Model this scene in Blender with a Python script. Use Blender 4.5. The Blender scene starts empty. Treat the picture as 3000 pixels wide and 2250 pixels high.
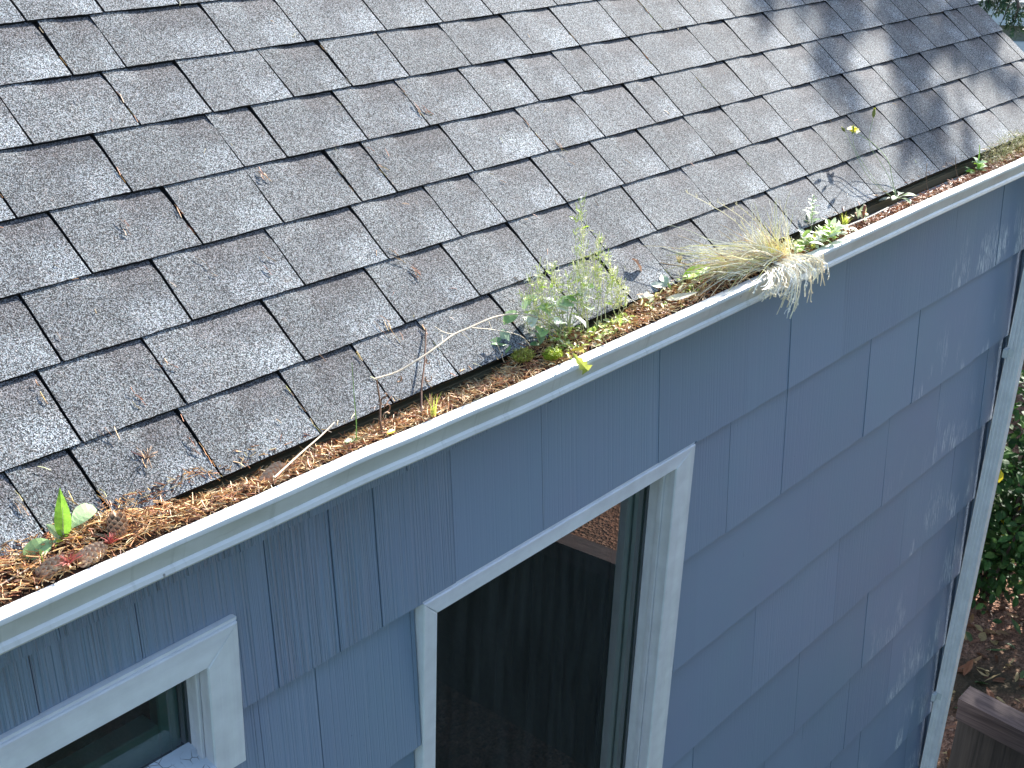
import bpy, math, random
from mathutils import Vector, Matrix, noise
import numpy as np

# ------------------------------------------------------------------ camera, world, sun, exposure
scene = bpy.context.scene
col = scene.collection
CAM = Vector((0.0, -1.54976, 1.03131))
RR = ((0.65080, -0.75850, 0.03384), (-0.29384, -0.29272, -0.90993), (0.70009, 0.58223, -0.41338))
cd = bpy.data.cameras.new("camera"); cam = bpy.data.objects.new("camera", cd); col.objects.link(cam)
r_, d_, f_ = Vector(RR[0]), Vector(RR[1]), Vector(RR[2])
M = Matrix((( r_.x, -d_.x, -f_.x, CAM.x), (r_.y, -d_.y, -f_.y, CAM.y), (r_.z, -d_.z, -f_.z, CAM.z), (0, 0, 0, 1)))
cam.matrix_world = M
cd.sensor_width = 36; cd.lens = 45.69; cd.clip_start = 0.05; cd.clip_end = 400
scene.camera = cam
SUN_AZ, SUN_EL = math.radians(12), math.radians(28)        # azimuth counted from +X towards +Y
SD = Vector((math.cos(SUN_EL)*math.cos(SUN_AZ), math.cos(SUN_EL)*math.sin(SUN_AZ), math.sin(SUN_EL)))
w = bpy.data.worlds.new("World"); scene.world = w; w.use_nodes = True
wn = w.node_tree.nodes; wl = w.node_tree.links
sky = wn.new('ShaderNodeTexSky'); sky.sky_type = 'NISHITA'; sky.sun_disc = False
sky.sun_elevation = SUN_EL; sky.sun_rotation = math.pi/2 - SUN_AZ
wl.new(sky.outputs[0], wn['Background'].inputs[0]); wn['Background'].inputs[1].default_value = 0.122
ld = bpy.data.lights.new("sun", 'SUN'); ld.energy = 5.0; ld.angle = math.radians(0.55); ld.color = (1.0, 0.965, 0.91)
sun = bpy.data.objects.new("sun", ld); col.objects.link(sun)
sun.rotation_euler = SD.to_track_quat('Z', 'Y').to_euler(); sun.location = (6, 1, 6)
scene.view_settings.view_transform = 'Standard'; scene.view_settings.look = 'None'
scene.view_settings.exposure = 1.75; scene.view_settings.gamma = 1.0

# ------------------------------------------------------------------ helpers
rng = random.Random(7)
U = rng.uniform
def lerp(a, b, t): return a + (b-a)*t
def sm(a, b, x):
    t = min(1, max(0, (x-a)/(b-a))); return t*t*(3-2*t)
def nz(x, y=0, z=0): return noise.noise(Vector((x, y, z)))

class MB:
    def __init__(s): s.v = []; s.f = []; s.c = []; s.m = []; s.uv = []; s.smooth = False
    def face(s, idx, c=(1, 1, 1), m=0, uv=None):
        s.f.append(idx); s.c.append(c); s.m.append(m); s.uv.append(uv)
    def quad(s, a, b, c_, d, c=(1, 1, 1), m=0, uv=None):
        n = len(s.v); s.v += [tuple(a), tuple(b), tuple(c_), tuple(d)]; s.face((n, n+1, n+2, n+3), c, m, uv)
    def tri(s, a, b, c_, c=(1, 1, 1), m=0):
        n = len(s.v); s.v += [tuple(a), tuple(b), tuple(c_)]; s.face((n, n+1, n+2), c, m)
    def box(s, x0, x1, y0, y1, z0, z1, c=(1, 1, 1), m=0, bev=0.0):
        if bev <= 0:
            P = [(x, y, z) for x in (x0, x1) for y in (y0, y1) for z in (z0, z1)]
            n = len(s.v); s.v += P
            for q in ((0, 1, 3, 2), (4, 6, 7, 5), (0, 4, 5, 1), (2, 3, 7, 6), (0, 2, 6, 4), (1, 5, 7, 3)):
                s.face(tuple(n+i for i in q), c, m)
            return
        b = bev                                           # chamfered box
        n = len(s.v)
        idx = {}
        for ix, (X, sx) in enumerate(((x0, 1), (x1, -1))):
            for iy, (Y, sy) in enumerate(((y0, 1), (y1, -1))):
                for iz, (Z, sz) in enumerate(((z0, 1), (z1, -1))):
                    for a in range(3):
                        p = [X+sx*b, Y+sy*b, Z+sz*b]; p[a] = (X, Y, Z)[a]
                        idx[(ix, iy, iz, a)] = len(s.v); s.v.append(tuple(p))
        for a in range(3):
            b1, b2 = [k for k in range(3) if k != a]
            for side in (0, 1):
                q = []
                for (i, j) in ((0, 0), (1, 0), (1, 1), (0, 1)):
                    k = [0, 0, 0]; k[a] = side; k[b1] = i; k[b2] = j; q.append(idx[(*k, a)])
                s.face(tuple(q), c, m)
            for i in (0, 1):
                for j in (0, 1):
                    k0 = [0, 0, 0]; k1 = [0, 0, 0]; k0[a] = 0; k1[a] = 1
                    for k in (k0, k1): k[b1] = i; k[b2] = j
                    s.face((idx[(*k0, b1)], idx[(*k1, b1)], idx[(*k1, b2)], idx[(*k0, b2)]), c, m)
        for ix in (0, 1):
            for iy in (0, 1):
                for iz in (0, 1): s.face(tuple(idx[(ix, iy, iz, a)] for a in range(3)), c, m)
    def tube(s, pts, r0, r1=None, n=5, c=(1, 1, 1), m=0, cap=True):
        if r1 is None: r1 = r0
        pts = [Vector(p) for p in pts]; k = len(pts); rings = []
        up = Vector((0.13, 0.31, 0.94))
        for i, p in enumerate(pts):
            t = (pts[min(i+1, k-1)] - pts[max(i-1, 0)])
            if t.length < 1e-9: t = Vector((0, 0, 1))
            t.normalize(); a = t.cross(up)
            if a.length < 1e-3: a = t.cross(Vector((1, 0, 0)))
            a.normalize(); b = t.cross(a); r = lerp(r0, r1, i/(k-1)) if not callable(r0) else r0(i/(k-1))
            st = len(s.v)
            for j in range(n):
                an = 2*math.pi*j/n; s.v.append(tuple(p + a*math.cos(an)*r + b*math.sin(an)*r))
            rings.append(st)
        for i in range(k-1):
            for j in range(n):
                j2 = (j+1) % n
                s.face((rings[i]+j, rings[i]+j2, rings[i+1]+j2, rings[i+1]+j), c, m)
        if cap:
            s.face(tuple(rings[0]+j for j in range(n)), c, m); s.face(tuple(rings[-1]+n-1-j for j in range(n)), c, m)
    def leaf(s, base, d, nrm, L, W, bend=0.3, fold=0.25, c=(1, 1, 1), m=0, seg=6, shape='oval', wavy=0.0, c2=None):
        """a leaf blade: mid rib curved by bend, folded along the rib, built as two rows of quads"""
        d = Vector(d).normalized(); nrm = Vector(nrm); side = d.cross(nrm).normalized(); nrm = side.cross(d).normalized()
        p = Vector(base); st = len(s.v); ph = U(0, 6)
        for i in range(seg+1):
            t = i/seg
            if shape == 'oval': wd = math.sin(math.pi*min(1, t*0.93+0.05))**0.8
            elif shape == 'lance': wd = (math.sin(math.pi*min(1, t**0.75))**0.9)*(1-0.25*t)
            elif shape == 'spoon': wd = 0.14 if t < 0.35 else 0.14 + 0.86*math.sin(math.pi*(t-0.35)/0.65*0.9+0.1)**0.8
            elif shape == 'tooth': wd = (0.15+0.85*t)*(1 if i % 2 else 0.55)*(1 if i < seg else 0.15)
            else: wd = 1 - t*0.93
            if i == seg: wd = min(wd, 0.06)
            hw = W*0.5*max(wd, 0.03)
            wv = wavy*W*math.sin(t*11+ph)
            s.v.append(tuple(p + side*hw + nrm*(hw*fold+wv))); s.v.append(tuple(p)); s.v.append(tuple(p - side*hw + nrm*(hw*fold-wv)))
            ang = bend/seg; q = Matrix.Rotation(-ang, 3, side); d = q @ d; nrm = q @ nrm
            p = p + d*(L/seg)
        for i in range(seg):
            a = st+3*i; cc = c if c2 is None else tuple(lerp(c[k], c2[k], (i+.5)/seg) for k in range(3))
            s.face((a, a+1, a+4, a+3), cc, m); s.face((a+1, a+2, a+5, a+4), cc, m)
    def build(s, name, mats, parent=None, smooth=False, uv=False, loc=None):
        me = bpy.data.meshes.new(name)
        vs = s.v
        if loc is not None: vs = [(x-loc[0], y-loc[1], z-loc[2]) for x, y, z in s.v]
        me.from_pydata(vs, [], s.f)
        if not isinstance(mats, (list, tuple)): mats = [mats]
        for m in mats: me.materials.append(m)
        me.polygons.foreach_set('material_index', s.m)
        nl = len(me.loops)
        ca = me.color_attributes.new('Col', 'FLOAT_COLOR', 'CORNER')
        arr = np.ones((nl, 4), dtype=np.float32); i = 0
        for f, c in zip(s.f, s.c):
            arr[i:i+len(f), :3] = c[:3]; i += len(f)
        ca.data.foreach_set('color', arr.ravel())
        if uv:
            ul = me.uv_layers.new(name='UVMap'); a2 = np.zeros((nl, 2), dtype=np.float32); i = 0
            for f, q in zip(s.f, s.uv):
                if q: a2[i:i+len(f)] = q
                i += len(f)
            ul.data.foreach_set('uv', a2.ravel())
        if smooth: me.polygons.foreach_set('use_smooth', [True]*len(me.polygons))
        me.update()
        o = bpy.data.objects.new(name, me); col.objects.link(o)
        if loc is not None: o.location = loc
        if parent is not None:
            o.parent = parent
            if loc is None: o.matrix_parent_inverse = Matrix.Translation(parent.location).inverted() if parent.parent is None else Matrix.Identity(4)
        return o
def tag(o, label=None, cat=None, group=None, kind=None):
    if label: o['label'] = label
    if cat: o['category'] = cat
    if group: o['group'] = group
    if kind: o['kind'] = kind
    return o
def empty(name, loc, label, cat, group=None):
    o = bpy.data.objects.new(name, None); col.objects.link(o); o.location = loc; o.empty_display_size = 0.05
    bpy.context.view_layer.update()
    return tag(o, label, cat, group)

# ------------------------------------------------------------------ materials
class NT:
    def __init__(s, name):
        s.m = bpy.data.materials.new(name); s.m.use_nodes = True; s.t = s.m.node_tree; s.n = s.t.nodes
        s.b = s.n['Principled BSDF']; s.out = s.n['Material Output']
    def new(s, t, **k):
        n = s.n.new(t)
        for a, v in k.items(): setattr(n, a, v)
        return n
    def link(s, a, b): s.t.links.new(a, b)
    def set(s, sock, v):
        if hasattr(v, 'links') or hasattr(v, 'is_linked'): s.link(v, sock)
        else: sock.default_value = v
    def coord(s): return s.new('ShaderNodeTexCoord').outputs['Object']
    def mapping(s, v, scale=(1, 1, 1)):
        n = s.new('ShaderNodeMapping'); s.link(v, n.inputs[0]); n.inputs['Scale'].default_value = scale; return n.outputs[0]
    def noise(s, v, scale, detail=2, rough=0.5, dist=0.0):
        n = s.new('ShaderNodeTexNoise'); s.link(v, n.inputs['Vector']); n.inputs['Scale'].default_value = scale
        n.inputs['Detail'].default_value = detail; n.inputs['Roughness'].default_value = rough; n.inputs['Distortion'].default_value = dist
        return n.outputs['Fac']
    def voro(s, v, scale, feature='F1', rnd=1.0):
        n = s.new('ShaderNodeTexVoronoi'); n.feature = feature; s.link(v, n.inputs['Vector']); n.inputs['Scale'].default_value = scale
        n.inputs['Randomness'].default_value = rnd; return n
    def ramp(s, f, stops, interp='LINEAR'):
        n = s.new('ShaderNodeValToRGB'); s.link(f, n.inputs[0]); cr = n.color_ramp; cr.interpolation = interp
        while len(cr.elements) < len(stops): cr.elements.new(0.5)
        for e, (p, c) in zip(cr.elements, stops):
            e.position = p; e.color = (c, c, c, 1) if not isinstance(c, tuple) else (*c, 1)
        return n.outputs[0]
    def math(s, op, a, b=None, clamp=False):
        n = s.new('ShaderNodeMath', operation=op, use_clamp=clamp); s.set(n.inputs[0], a)
        if b is not None: s.set(n.inputs[1], b)
        return n.outputs[0]
    def mix(s, f, a, b, bt='MIX'):
        n = s.new('ShaderNodeMix', data_type='RGBA', blend_type=bt, clamp_factor=True)
        s.set(n.inputs[0], f)
        for i, v in ((6, a), (7, b)):
            if isinstance(v, tuple): n.inputs[i].default_value = (*v, 1)
            elif isinstance(v, float): n.inputs[i].default_value = (v, v, v, 1)
            else: s.link(v, n.inputs[i])
        return n.outputs[2]
    def bump(s, h, strength, dist, prev=None):
        n = s.new('ShaderNodeBump'); n.inputs['Strength'].default_value = strength; n.inputs['Distance'].default_value = dist
        s.link(h, n.inputs['Height'])
        if prev is not None: s.link(prev, n.inputs['Normal'])
        return n.outputs[0]
    def attr(s, name='Col'):
        n = s.new('ShaderNodeAttribute', attribute_name=name); return n
    def sep(s, v):
        n = s.new('ShaderNodeSeparateXYZ'); s.link(v, n.inputs[0]); return n.outputs
    def maprange(s, v, a, b, c=0.0, d=1.0, smooth=True):
        n = s.new('ShaderNodeMapRange'); n.interpolation_type = 'SMOOTHSTEP' if smooth else 'LINEAR'
        s.link(v, n.inputs[0])
        for i, x in enumerate((a, b, c, d)): s.set(n.inputs[1+i], x)
        return n.outputs[0]
    def fin(s, base=None, rough=0.8, spec=0.3, normal=None):
        if base is not None: s.set(s.b.inputs['Base Color'], base if not isinstance(base, tuple) else (*base, 1))
        s.set(s.b.inputs['Roughness'], rough); s.set(s.b.inputs['Specular IOR Level'], spec)
        if normal is not None: s.link(normal, s.b.inputs['Normal'])
        return s.m

def mat_plain(name, c, rough=0.7, spec=0.3, nscale=30, var=0.12, bump=0.0, bscale=200):
    t = NT(name); co = t.coord(); n = t.noise(co, nscale, 4, 0.6)
    colr = t.mix(1.0, c, t.ramp(n, [(0.3, 1-var), (0.7, 1+var)]), 'MULTIPLY')
    nm = t.bump(t.noise(co, bscale, 3), 0.4, bump) if bump else None
    return t.fin(colr, rough, spec, nm)
def mat_attr(name, rough=0.6, spec=0.25, transl=0.0, var=0.15, nscale=120):
    """colour from the face attribute, optional light passing through (leaves, dry grass)"""
    t = NT(name); co = t.coord(); a = t.attr()
    c = t.mix(1.0, a.outputs['Color'], t.ramp(t.noise(co, nscale, 2), [(0.3, 1-var), (0.7, 1+var)]), 'MULTIPLY')
    t.fin(c, rough, spec)
    if transl:
        tr = t.new('ShaderNodeBsdfTranslucent'); t.link(c, tr.inputs[0])
        mx = t.new('ShaderNodeMixShader'); mx.inputs[0].default_value = transl
        t.link(t.b.outputs[0], mx.inputs[1]); t.link(tr.outputs[0], mx.inputs[2]); t.link(mx.outputs[0], t.out.inputs[0])
    return t.m

def mat_shingle():
    t = NT('asphalt granules'); co = t.coord()
    v1 = t.voro(co, 640); c1 = t.new('ShaderNodeSeparateColor'); t.link(v1.outputs['Color'], c1.inputs[0])
    n2 = t.noise(co, 360, 2, 0.7)
    g = t.math('ADD', t.math('MULTIPLY', c1.outputs[0], 0.62), t.math('MULTIPLY', n2, 0.55))
    base = t.ramp(g, [(0.22, (0.009, 0.009, 0.009)), (0.41, (0.033, 0.035, 0.037)), (0.58, (0.102, 0.107, 0.112)), (0.86, (0.36, 0.375, 0.385))])
    hue = t.ramp(c1.outputs[1], [(0.0, (1.12, 0.96, 0.86)), (0.25, (1.0, 0.98, 0.95)), (0.6, (0.97, 1.0, 1.03)), (0.9, (0.94, 1.03, 0.98)), (1.0, (1.08, 0.95, 1.05))])
    base = t.mix(1.0, base, hue, 'MULTIPLY')
    uv = t.new('ShaderNodeUVMap').outputs[0]; u, v, _ = t.sep(uv)
    wob = t.math('MULTIPLY', t.math('SUBTRACT', t.noise(co, 26, 3, 0.6), 0.5), 0.34)
    uw = t.math('ADD', u, wob); vw = t.math('ADD', v, wob)
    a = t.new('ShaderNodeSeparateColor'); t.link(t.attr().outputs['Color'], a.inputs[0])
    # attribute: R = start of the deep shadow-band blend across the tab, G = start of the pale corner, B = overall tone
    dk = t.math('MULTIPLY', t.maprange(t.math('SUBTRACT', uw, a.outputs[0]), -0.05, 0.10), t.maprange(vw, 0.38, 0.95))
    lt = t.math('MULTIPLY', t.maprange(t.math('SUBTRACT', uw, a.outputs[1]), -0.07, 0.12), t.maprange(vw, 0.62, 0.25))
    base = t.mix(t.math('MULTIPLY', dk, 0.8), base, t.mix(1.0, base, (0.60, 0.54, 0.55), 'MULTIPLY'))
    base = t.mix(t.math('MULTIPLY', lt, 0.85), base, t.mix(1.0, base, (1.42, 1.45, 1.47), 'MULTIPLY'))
    big = t.ramp(t.noise(co, 7, 4, 0.6), [(0.3, (0.86, 0.85, 0.86)), (0.7, (1.10, 1.10, 1.09))])
    base = t.mix(1.0, base, big, 'MULTIPLY')
    warm = t.maprange(t.noise(co, 34, 3, 0.6), 0.60, 0.74)
    base = t.mix(t.math('MULTIPLY', warm, 0.5), base, t.mix(1.0, base, (1.12, 0.99, 0.90), 'MULTIPLY'))
    base = t.mix(1.0, base, t.math('ADD', a.outputs[2], 0.0), 'MULTIPLY')
    n = t.bump(v1.outputs['Distance'], 0.42, 0.0011); n = t.bump(t.noise(co, 60, 2), 0.25, 0.0012, n)
    return t.fin(base, 0.88, 0.22, n)

def mat_siding():
    t = NT('blue grey painted cedar'); co = t.coord()
    a = t.new('ShaderNodeSeparateColor'); t.link(t.attr().outputs['Color'], a.inputs[0])   # R = groove amount, G = tone, B = peel amount
    tone = t.ramp(t.noise(co, 2.2, 4, 0.6), [(0.3, (0.268, 0.330, 0.462)), (0.72, (0.255, 0.350, 0.460))])
    base = t.mix(1.0, tone, a.outputs[1], 'MULTIPLY')
    st = t.mapping(co, (1, 0, 0.012)); grain = t.noise(st, 230, 1, 0.5); fine = t.noise(t.mapping(co, (1, 0, 0.05)), 600, 2)
    # weathered paint rubbed away near the corner: bare streaks following the grain
    uv = t.new('ShaderNodeUVMap').outputs[0]; u, v, _ = t.sep(uv)
    patch = t.maprange(t.noise(t.mapping(co, (1, 1, 0.45)), 9, 2), 0.46, 0.62)
    streak = t.maprange(t.noise(t.mapping(co, (1, 1, 0.07)), 150, 3, 0.7), 0.48, 0.58)
    low = t.maprange(v, 0.75, 0.05)
    pm = t.math('MULTIPLY', t.math('MULTIPLY', patch, streak), t.math('MULTIPLY', low, a.outputs[2]), True)
    base = t.mix(pm, base, (0.72, 0.77, 0.80))
    spots = t.maprange(t.voro(co, 26).outputs['Distance'], 0.045, 0.02)
    sel = t.maprange(t.noise(co, 5.3, 1), 0.62, 0.66)
    base = t.mix(t.math('MULTIPLY', t.math('MULTIPLY', spots, sel), 0.6), base, (0.05, 0.07, 0.11))
    ck = t.voro(t.mapping(co, (1, 0, 0.10)), 13); ckm = t.math('MULTIPLY', t.maprange(ck.outputs['Distance'], 0.022, 0.012), t.maprange(t.noise(co, 3.7, 1), 0.52, 0.56))
    base = t.mix(t.math('MULTIPLY', ckm, 0.8), base, (0.04, 0.055, 0.09))
    gs = t.math('ADD', t.math('MULTIPLY', a.outputs[0], 0.95), 0.012)
    rid = t.maprange(t.noise(t.mapping(co, (1, 0, 0.006)), 170, 0, 0.5), 0.30, 0.48)
    rid2 = t.maprange(t.noise(t.mapping(co, (1, 0, 0.008)), 420, 0, 0.5), 0.30, 0.50)
    h = t.math('MULTIPLY', t.math('ADD', t.math('ADD', rid, t.math('MULTIPLY', rid2, 0.5)), grain), gs)
    n = t.bump(h, 1.0, 0.006); n = t.bump(fine, 0.10, 0.0006, n); n = t.bump(t.noise(co, 14, 3), 0.12, 0.004, n)
    return t.fin(base, 0.55, 0.35, n)

def mat_wood_white(name, c=(0.66, 0.69, 0.72), peel=0.0, grain=0.5, axis='z'):
    t = NT(name); co = t.coord(); sc = {'z': (1, 1, 0.03), 'x': (0.03, 1, 1)}[axis]
    g = t.noise(t.mapping(co, sc), 160, 3, 0.6)
    base = t.mix(1.0, c, t.ramp(t.noise(co, 16, 4, 0.6), [(0.3, 0.90), (0.7, 1.06)]), 'MULTIPLY')
    base = t.mix(1.0, base, t.ramp(t.noise(t.mapping(co, sc), 40, 3), [(0.35, (0.94, 0.93, 0.95)), (0.7, (1.03, 1.04, 1.03))]), 'MULTIPLY')
    if peel:
        k = t.maprange(t.voro(co, 55, 'DISTANCE_TO_EDGE').outputs['Distance'], 0.06, 0.015)
        k2 = t.maprange(t.noise(co, 22, 3), 0.45, 0.6)
        base = t.mix(t.math('MULTIPLY', t.math('MULTIPLY', k, k2), peel), base, (0.10, 0.09, 0.08))
    n = t.bump(g, grain, 0.0018)
    return t.fin(base, 0.5, 0.35, n)

def mat_metal_white():
    t = NT('white painted aluminium'); co = t.coord()
    d = t.noise(t.mapping(co, (1, 1, 1)), 7, 5, 0.65); base = t.ramp(d, [(0.3, (0.66, 0.67, 0.65)), (0.62, (0.78, 0.79, 0.77))])
    sp = t.maprange(t.voro(co, 42).outputs['Distance'], 0.05, 0.03); sel = t.maprange(t.noise(co, 11, 1), 0.60, 0.64)
    base = t.mix(t.math('MULTIPLY', sp, sel), base, (0.10, 0.09, 0.07))
    gr = t.maprange(t.noise(t.mapping(co, (0.35, 1, 3)), 30, 4, 0.7), 0.58, 0.75)
    base = t.mix(t.math('MULTIPLY', gr, 0.25), base, (0.42, 0.42, 0.36))
    drip = t.maprange(t.noise(t.mapping(co, (1, 0.3, 0.05)), 38, 3, 0.7), 0.57, 0.72)
    base = t.mix(t.math('MULTIPLY', drip, 0.30), base, (0.34, 0.35, 0.30))
    sc = t.voro(t.mapping(co, (1.0, 2.5, 0.5)), 17); scm = t.math('MULTIPLY', t.maprange(sc.outputs['Distance'], 0.05, 0.03), t.maprange(t.noise(co, 6, 1), 0.5, 0.55))
    base = t.mix(t.math('MULTIPLY', scm, 0.7), base, (0.12, 0.10, 0.08))
    return t.fin(base, 0.38, 0.45, t.bump(t.noise(co, 5, 2), 0.3, 0.01))

def mat_glass(name, tint, refl_rough=0.0):
    t = NT(name); t.n.remove(t.b)
    gl = t.new('ShaderNodeBsdfGlossy'); gl.inputs['Roughness'].default_value = refl_rough; gl.inputs[0].default_value = (1, 1, 1, 1)
    tr = t.new('ShaderNodeBsdfTransparent'); tr.inputs[0].default_value = (*tint, 1)
    fr = t.new('ShaderNodeFresnel'); fr.inputs[0].default_value = 1.62
    f2 = t.math('MULTIPLY', fr.outputs[0], 1.7, True)
    mx = t.new('ShaderNodeMixShader'); t.link(f2, mx.inputs[0]); t.link(tr.outputs[0], mx.inputs[1]); t.link(gl.outputs[0], mx.inputs[2])
    df = t.new('ShaderNodeBsdfDiffuse'); df.inputs[0].default_value = (0.42, 0.50, 0.50, 1)
    co = t.coord(); sk = t.ramp(t.noise(t.mapping(co, (1, 1, 0.12)), 30, 4, 0.6), [(0.35, 0.035), (0.75, 0.085)])
    m2 = t.new('ShaderNodeMixShader'); t.link(sk, m2.inputs[0]); t.link(mx.outputs[0], m2.inputs[1]); t.link(df.outputs[0], m2.inputs[2])
    t.link(m2.outputs[0], t.out.inputs[0]); return t.m

def mat_boards(name, c1, c2, scale=(1, 1, 0.05)):
    t = NT(name); co = t.coord(); g = t.noise(t.mapping(co, scale), 70, 4, 0.65)
    base = t.ramp(g, [(0.3, c1), (0.7, c2)]); return t.fin(base, 0.85, 0.2, t.bump(g, 0.6, 0.003))

def mat_ground():
    t = NT('soil and bark mulch'); co = t.coord()
    v = t.voro(t.mapping(co, (1, 1, 1)), 38); s = t.new('ShaderNodeSeparateColor'); t.link(v.outputs['Color'], s.inputs[0])
    chips = t.ramp(s.outputs[0], [(0.0, (0.035, 0.02, 0.014)), (0.4, (0.14, 0.07, 0.045)), (0.75, (0.26, 0.13, 0.085)), (1.0, (0.40, 0.25, 0.17))])
    v2 = t.voro(t.mapping(co, (1, 2.4, 1)), 60); s2 = t.new('ShaderNodeSeparateColor'); t.link(v2.outputs['Color'], s2.inputs[0])
    chips2 = t.ramp(s2.outputs[0], [(0.0, (0.03, 0.018, 0.012)), (0.5, (0.17, 0.09, 0.06)), (1.0, (0.36, 0.20, 0.13))])
    base = t.mix(t.noise(co, 9, 2), chips, chips2)
    base = t.mix(t.maprange(t.noise(co, 0.9, 3), 0.5, 0.7), base, (0.045, 0.035, 0.022))
    x, y, _ = t.sep(co)
    lawn = t.mix(t.noise(co, 30, 4, 0.7), (0.030, 0.050, 0.022), (0.085, 0.115, 0.050))
    wob = t.math('MULTIPLY', t.noise(co, 1.3, 3), 1.6)
    inb = t.math('MULTIPLY', t.maprange(t.math('ADD', x, wob), 3.6, 4.4), t.maprange(t.math('ADD', y, wob), -5.6, -5.0))
    inb = t.math('MULTIPLY', inb, t.maprange(x, 15, 14))
    base = t.mix(inb, lawn, base)
    return t.fin(base, 0.95, 0.1, t.bump(v.outputs['Distance'], 0.8, 0.02))

M_shingle = mat_shingle(); M_edge = mat_plain('asphalt edge', (0.022, 0.021, 0.021), 0.95, 0.1, 200, 0.4)
M_siding = mat_siding(); M_metal = mat_metal_white()
M_casing = mat_wood_white('white painted casing', (0.86, 0.88, 0.90)); M_casing_x = mat_wood_white('white painted head casing', (0.86, 0.88, 0.92), 0, 0.3, 'x')
M_sill = mat_wood_white('crazed white sill paint', (0.72, 0.78, 0.84), 0.8, 0.7, 'x')
M_jamb = mat_wood_white('grooved jamb paint', (0.72, 0.71, 0.74), 0.0, 0.9)
M_spout = mat_wood_white('ridged spout paint', (0.93, 0.91, 0.89), 0.0, 0.25)
M_glass = mat_glass('dark reflecting glass', (0.52, 0.68, 0.66)); M_sash = mat_plain('pale green sash', (0.40, 0.66, 0.60), 0.45, 0.4, 20, 0.05)
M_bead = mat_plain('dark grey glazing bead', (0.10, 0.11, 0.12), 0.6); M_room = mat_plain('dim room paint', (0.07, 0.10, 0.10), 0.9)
M_fascia = mat_boards('olive brown fascia wood', (0.07, 0.06, 0.035), (0.19, 0.165, 0.10), (0.04, 1, 1))
M_soil = mat_plain('dark compost', (0.045, 0.024, 0.014), 0.95, 0.1, 90, 0.5, 0.004, 300)
M_needle = mat_attr('dry conifer needles', 0.5, 0.35, 0.15)
M_leaf = mat_attr('green leaf', 0.42, 0.4, 0.35); M_stem = mat_attr('stem', 0.6, 0.3, 0.1); M_dry = mat_attr('dry grass', 0.6, 0.3, 0.2)
M_shrub = mat_attr('shrub leaf', 0.62, 0.18, 0.25)
M_cone = mat_attr('cone scales', 0.7, 0.25)
M_fence = mat_boards('weathered fence wood', (0.022, 0.019, 0.017), (0.055, 0.045, 0.038), (1, 1, 0.04)); M_rail = mat_boards('weathered fence rail', (0.035, 0.025, 0.024), (0.105, 0.078, 0.074), (1, 0.04, 1))
M_ground = mat_ground(); M_bark = mat_boards('conifer bark', (0.03, 0.024, 0.02), (0.09, 0.07, 0.055)); M_conifer = mat_attr('conifer foliage', 0.6, 0.2, 0.15)
M_nwall = mat_plain('neighbour olive siding', (0.17, 0.18, 0.145), 0.8); M_nwhite = mat_plain('neighbour white trim', (0.60, 0.66, 0.70), 0.6, 0.3, 2, 0.05); M_nroof = mat_plain('neighbour pale roofing', (0.36, 0.36, 0.34), 0.8, 0.3, 3, 0.1)

# ------------------------------------------------------------------ house
TH = 0.647030; CS, SN = math.cos(TH), math.sin(TH)
def rp(X, s, h=0.0): return (X, s*CS - h*SN, s*SN + h*CS)         # point on the roof: along the eave, up the slope, off the surface
house = empty('house', (0, 0, -4.6), 'blue grey cedar shingled house with grey asphalt roof, white gutter and windows', 'house')
bpy.context.view_layer.update()
E = 0.143; XL, XR = -1.2, 5.17
KEY = {0: [0.827, 0.932, 1.13, 1.345, 1.521, 1.699, 1.914, 2.1, 2.274, 2.445, 2.667, 2.905, 3.026, 3.246, 3.484, 3.682, 3.913, 4.136, 4.319, 4.543, 4.758],
 1: [0.955, 1.152, 1.41, 1.666, 1.884, 2.096, 2.312, 2.52, 2.779, 3.049, 3.263, 3.462, 3.685, 3.874, 4.057, 4.296, 4.524, 4.81, 5.0],
 2: [1.003, 1.257, 1.515, 1.734, 1.949, 2.096, 2.309, 2.536, 2.731, 2.946, 3.132, 3.356, 3.639, 3.845, 4.045, 4.204, 4.417, 4.702, 4.947],
 3: [0.92, 1.142, 1.372, 1.564, 1.771, 1.872, 2.116, 2.38, 2.599, 2.819, 2.951, 3.131, 3.316, 3.53, 3.765, 3.867, 4.047, 4.326, 4.556, 4.836, 4.96],
 4: [1.08, 1.309, 1.566, 1.675, 1.898, 2.088, 2.3, 2.475, 2.653, 2.778, 2.996, 3.277, 3.478, 3.709, 3.886, 4.121, 4.345, 4.539, 4.726, 4.93],
 5: [1.19, 1.414, 1.584, 1.795, 1.961, 2.14, 2.351, 2.582, 2.773, 2.985, 3.16, 3.338, 3.549, 3.772, 3.98, 4.19, 4.41],
 6: [1.351, 1.469, 1.734, 1.931, 2.176, 2.367, 2.554, 2.814], 7: [1.334, 1.505]}
def fill_keys(ks):
    ks = list(ks) if ks else [U(1.0, 1.2)]
    while ks[0] > XL+0.3: ks.insert(0, ks[0]-U(0.13, 0.27))
    while ks[-1] < XR-0.22: ks.append(ks[-1]+U(0.13, 0.27))
    return [XL]+ks+[XR]
rb = MB()
VS = [0, 0.12, 0.4, 0.7, 0.9, 1.0]
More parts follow.
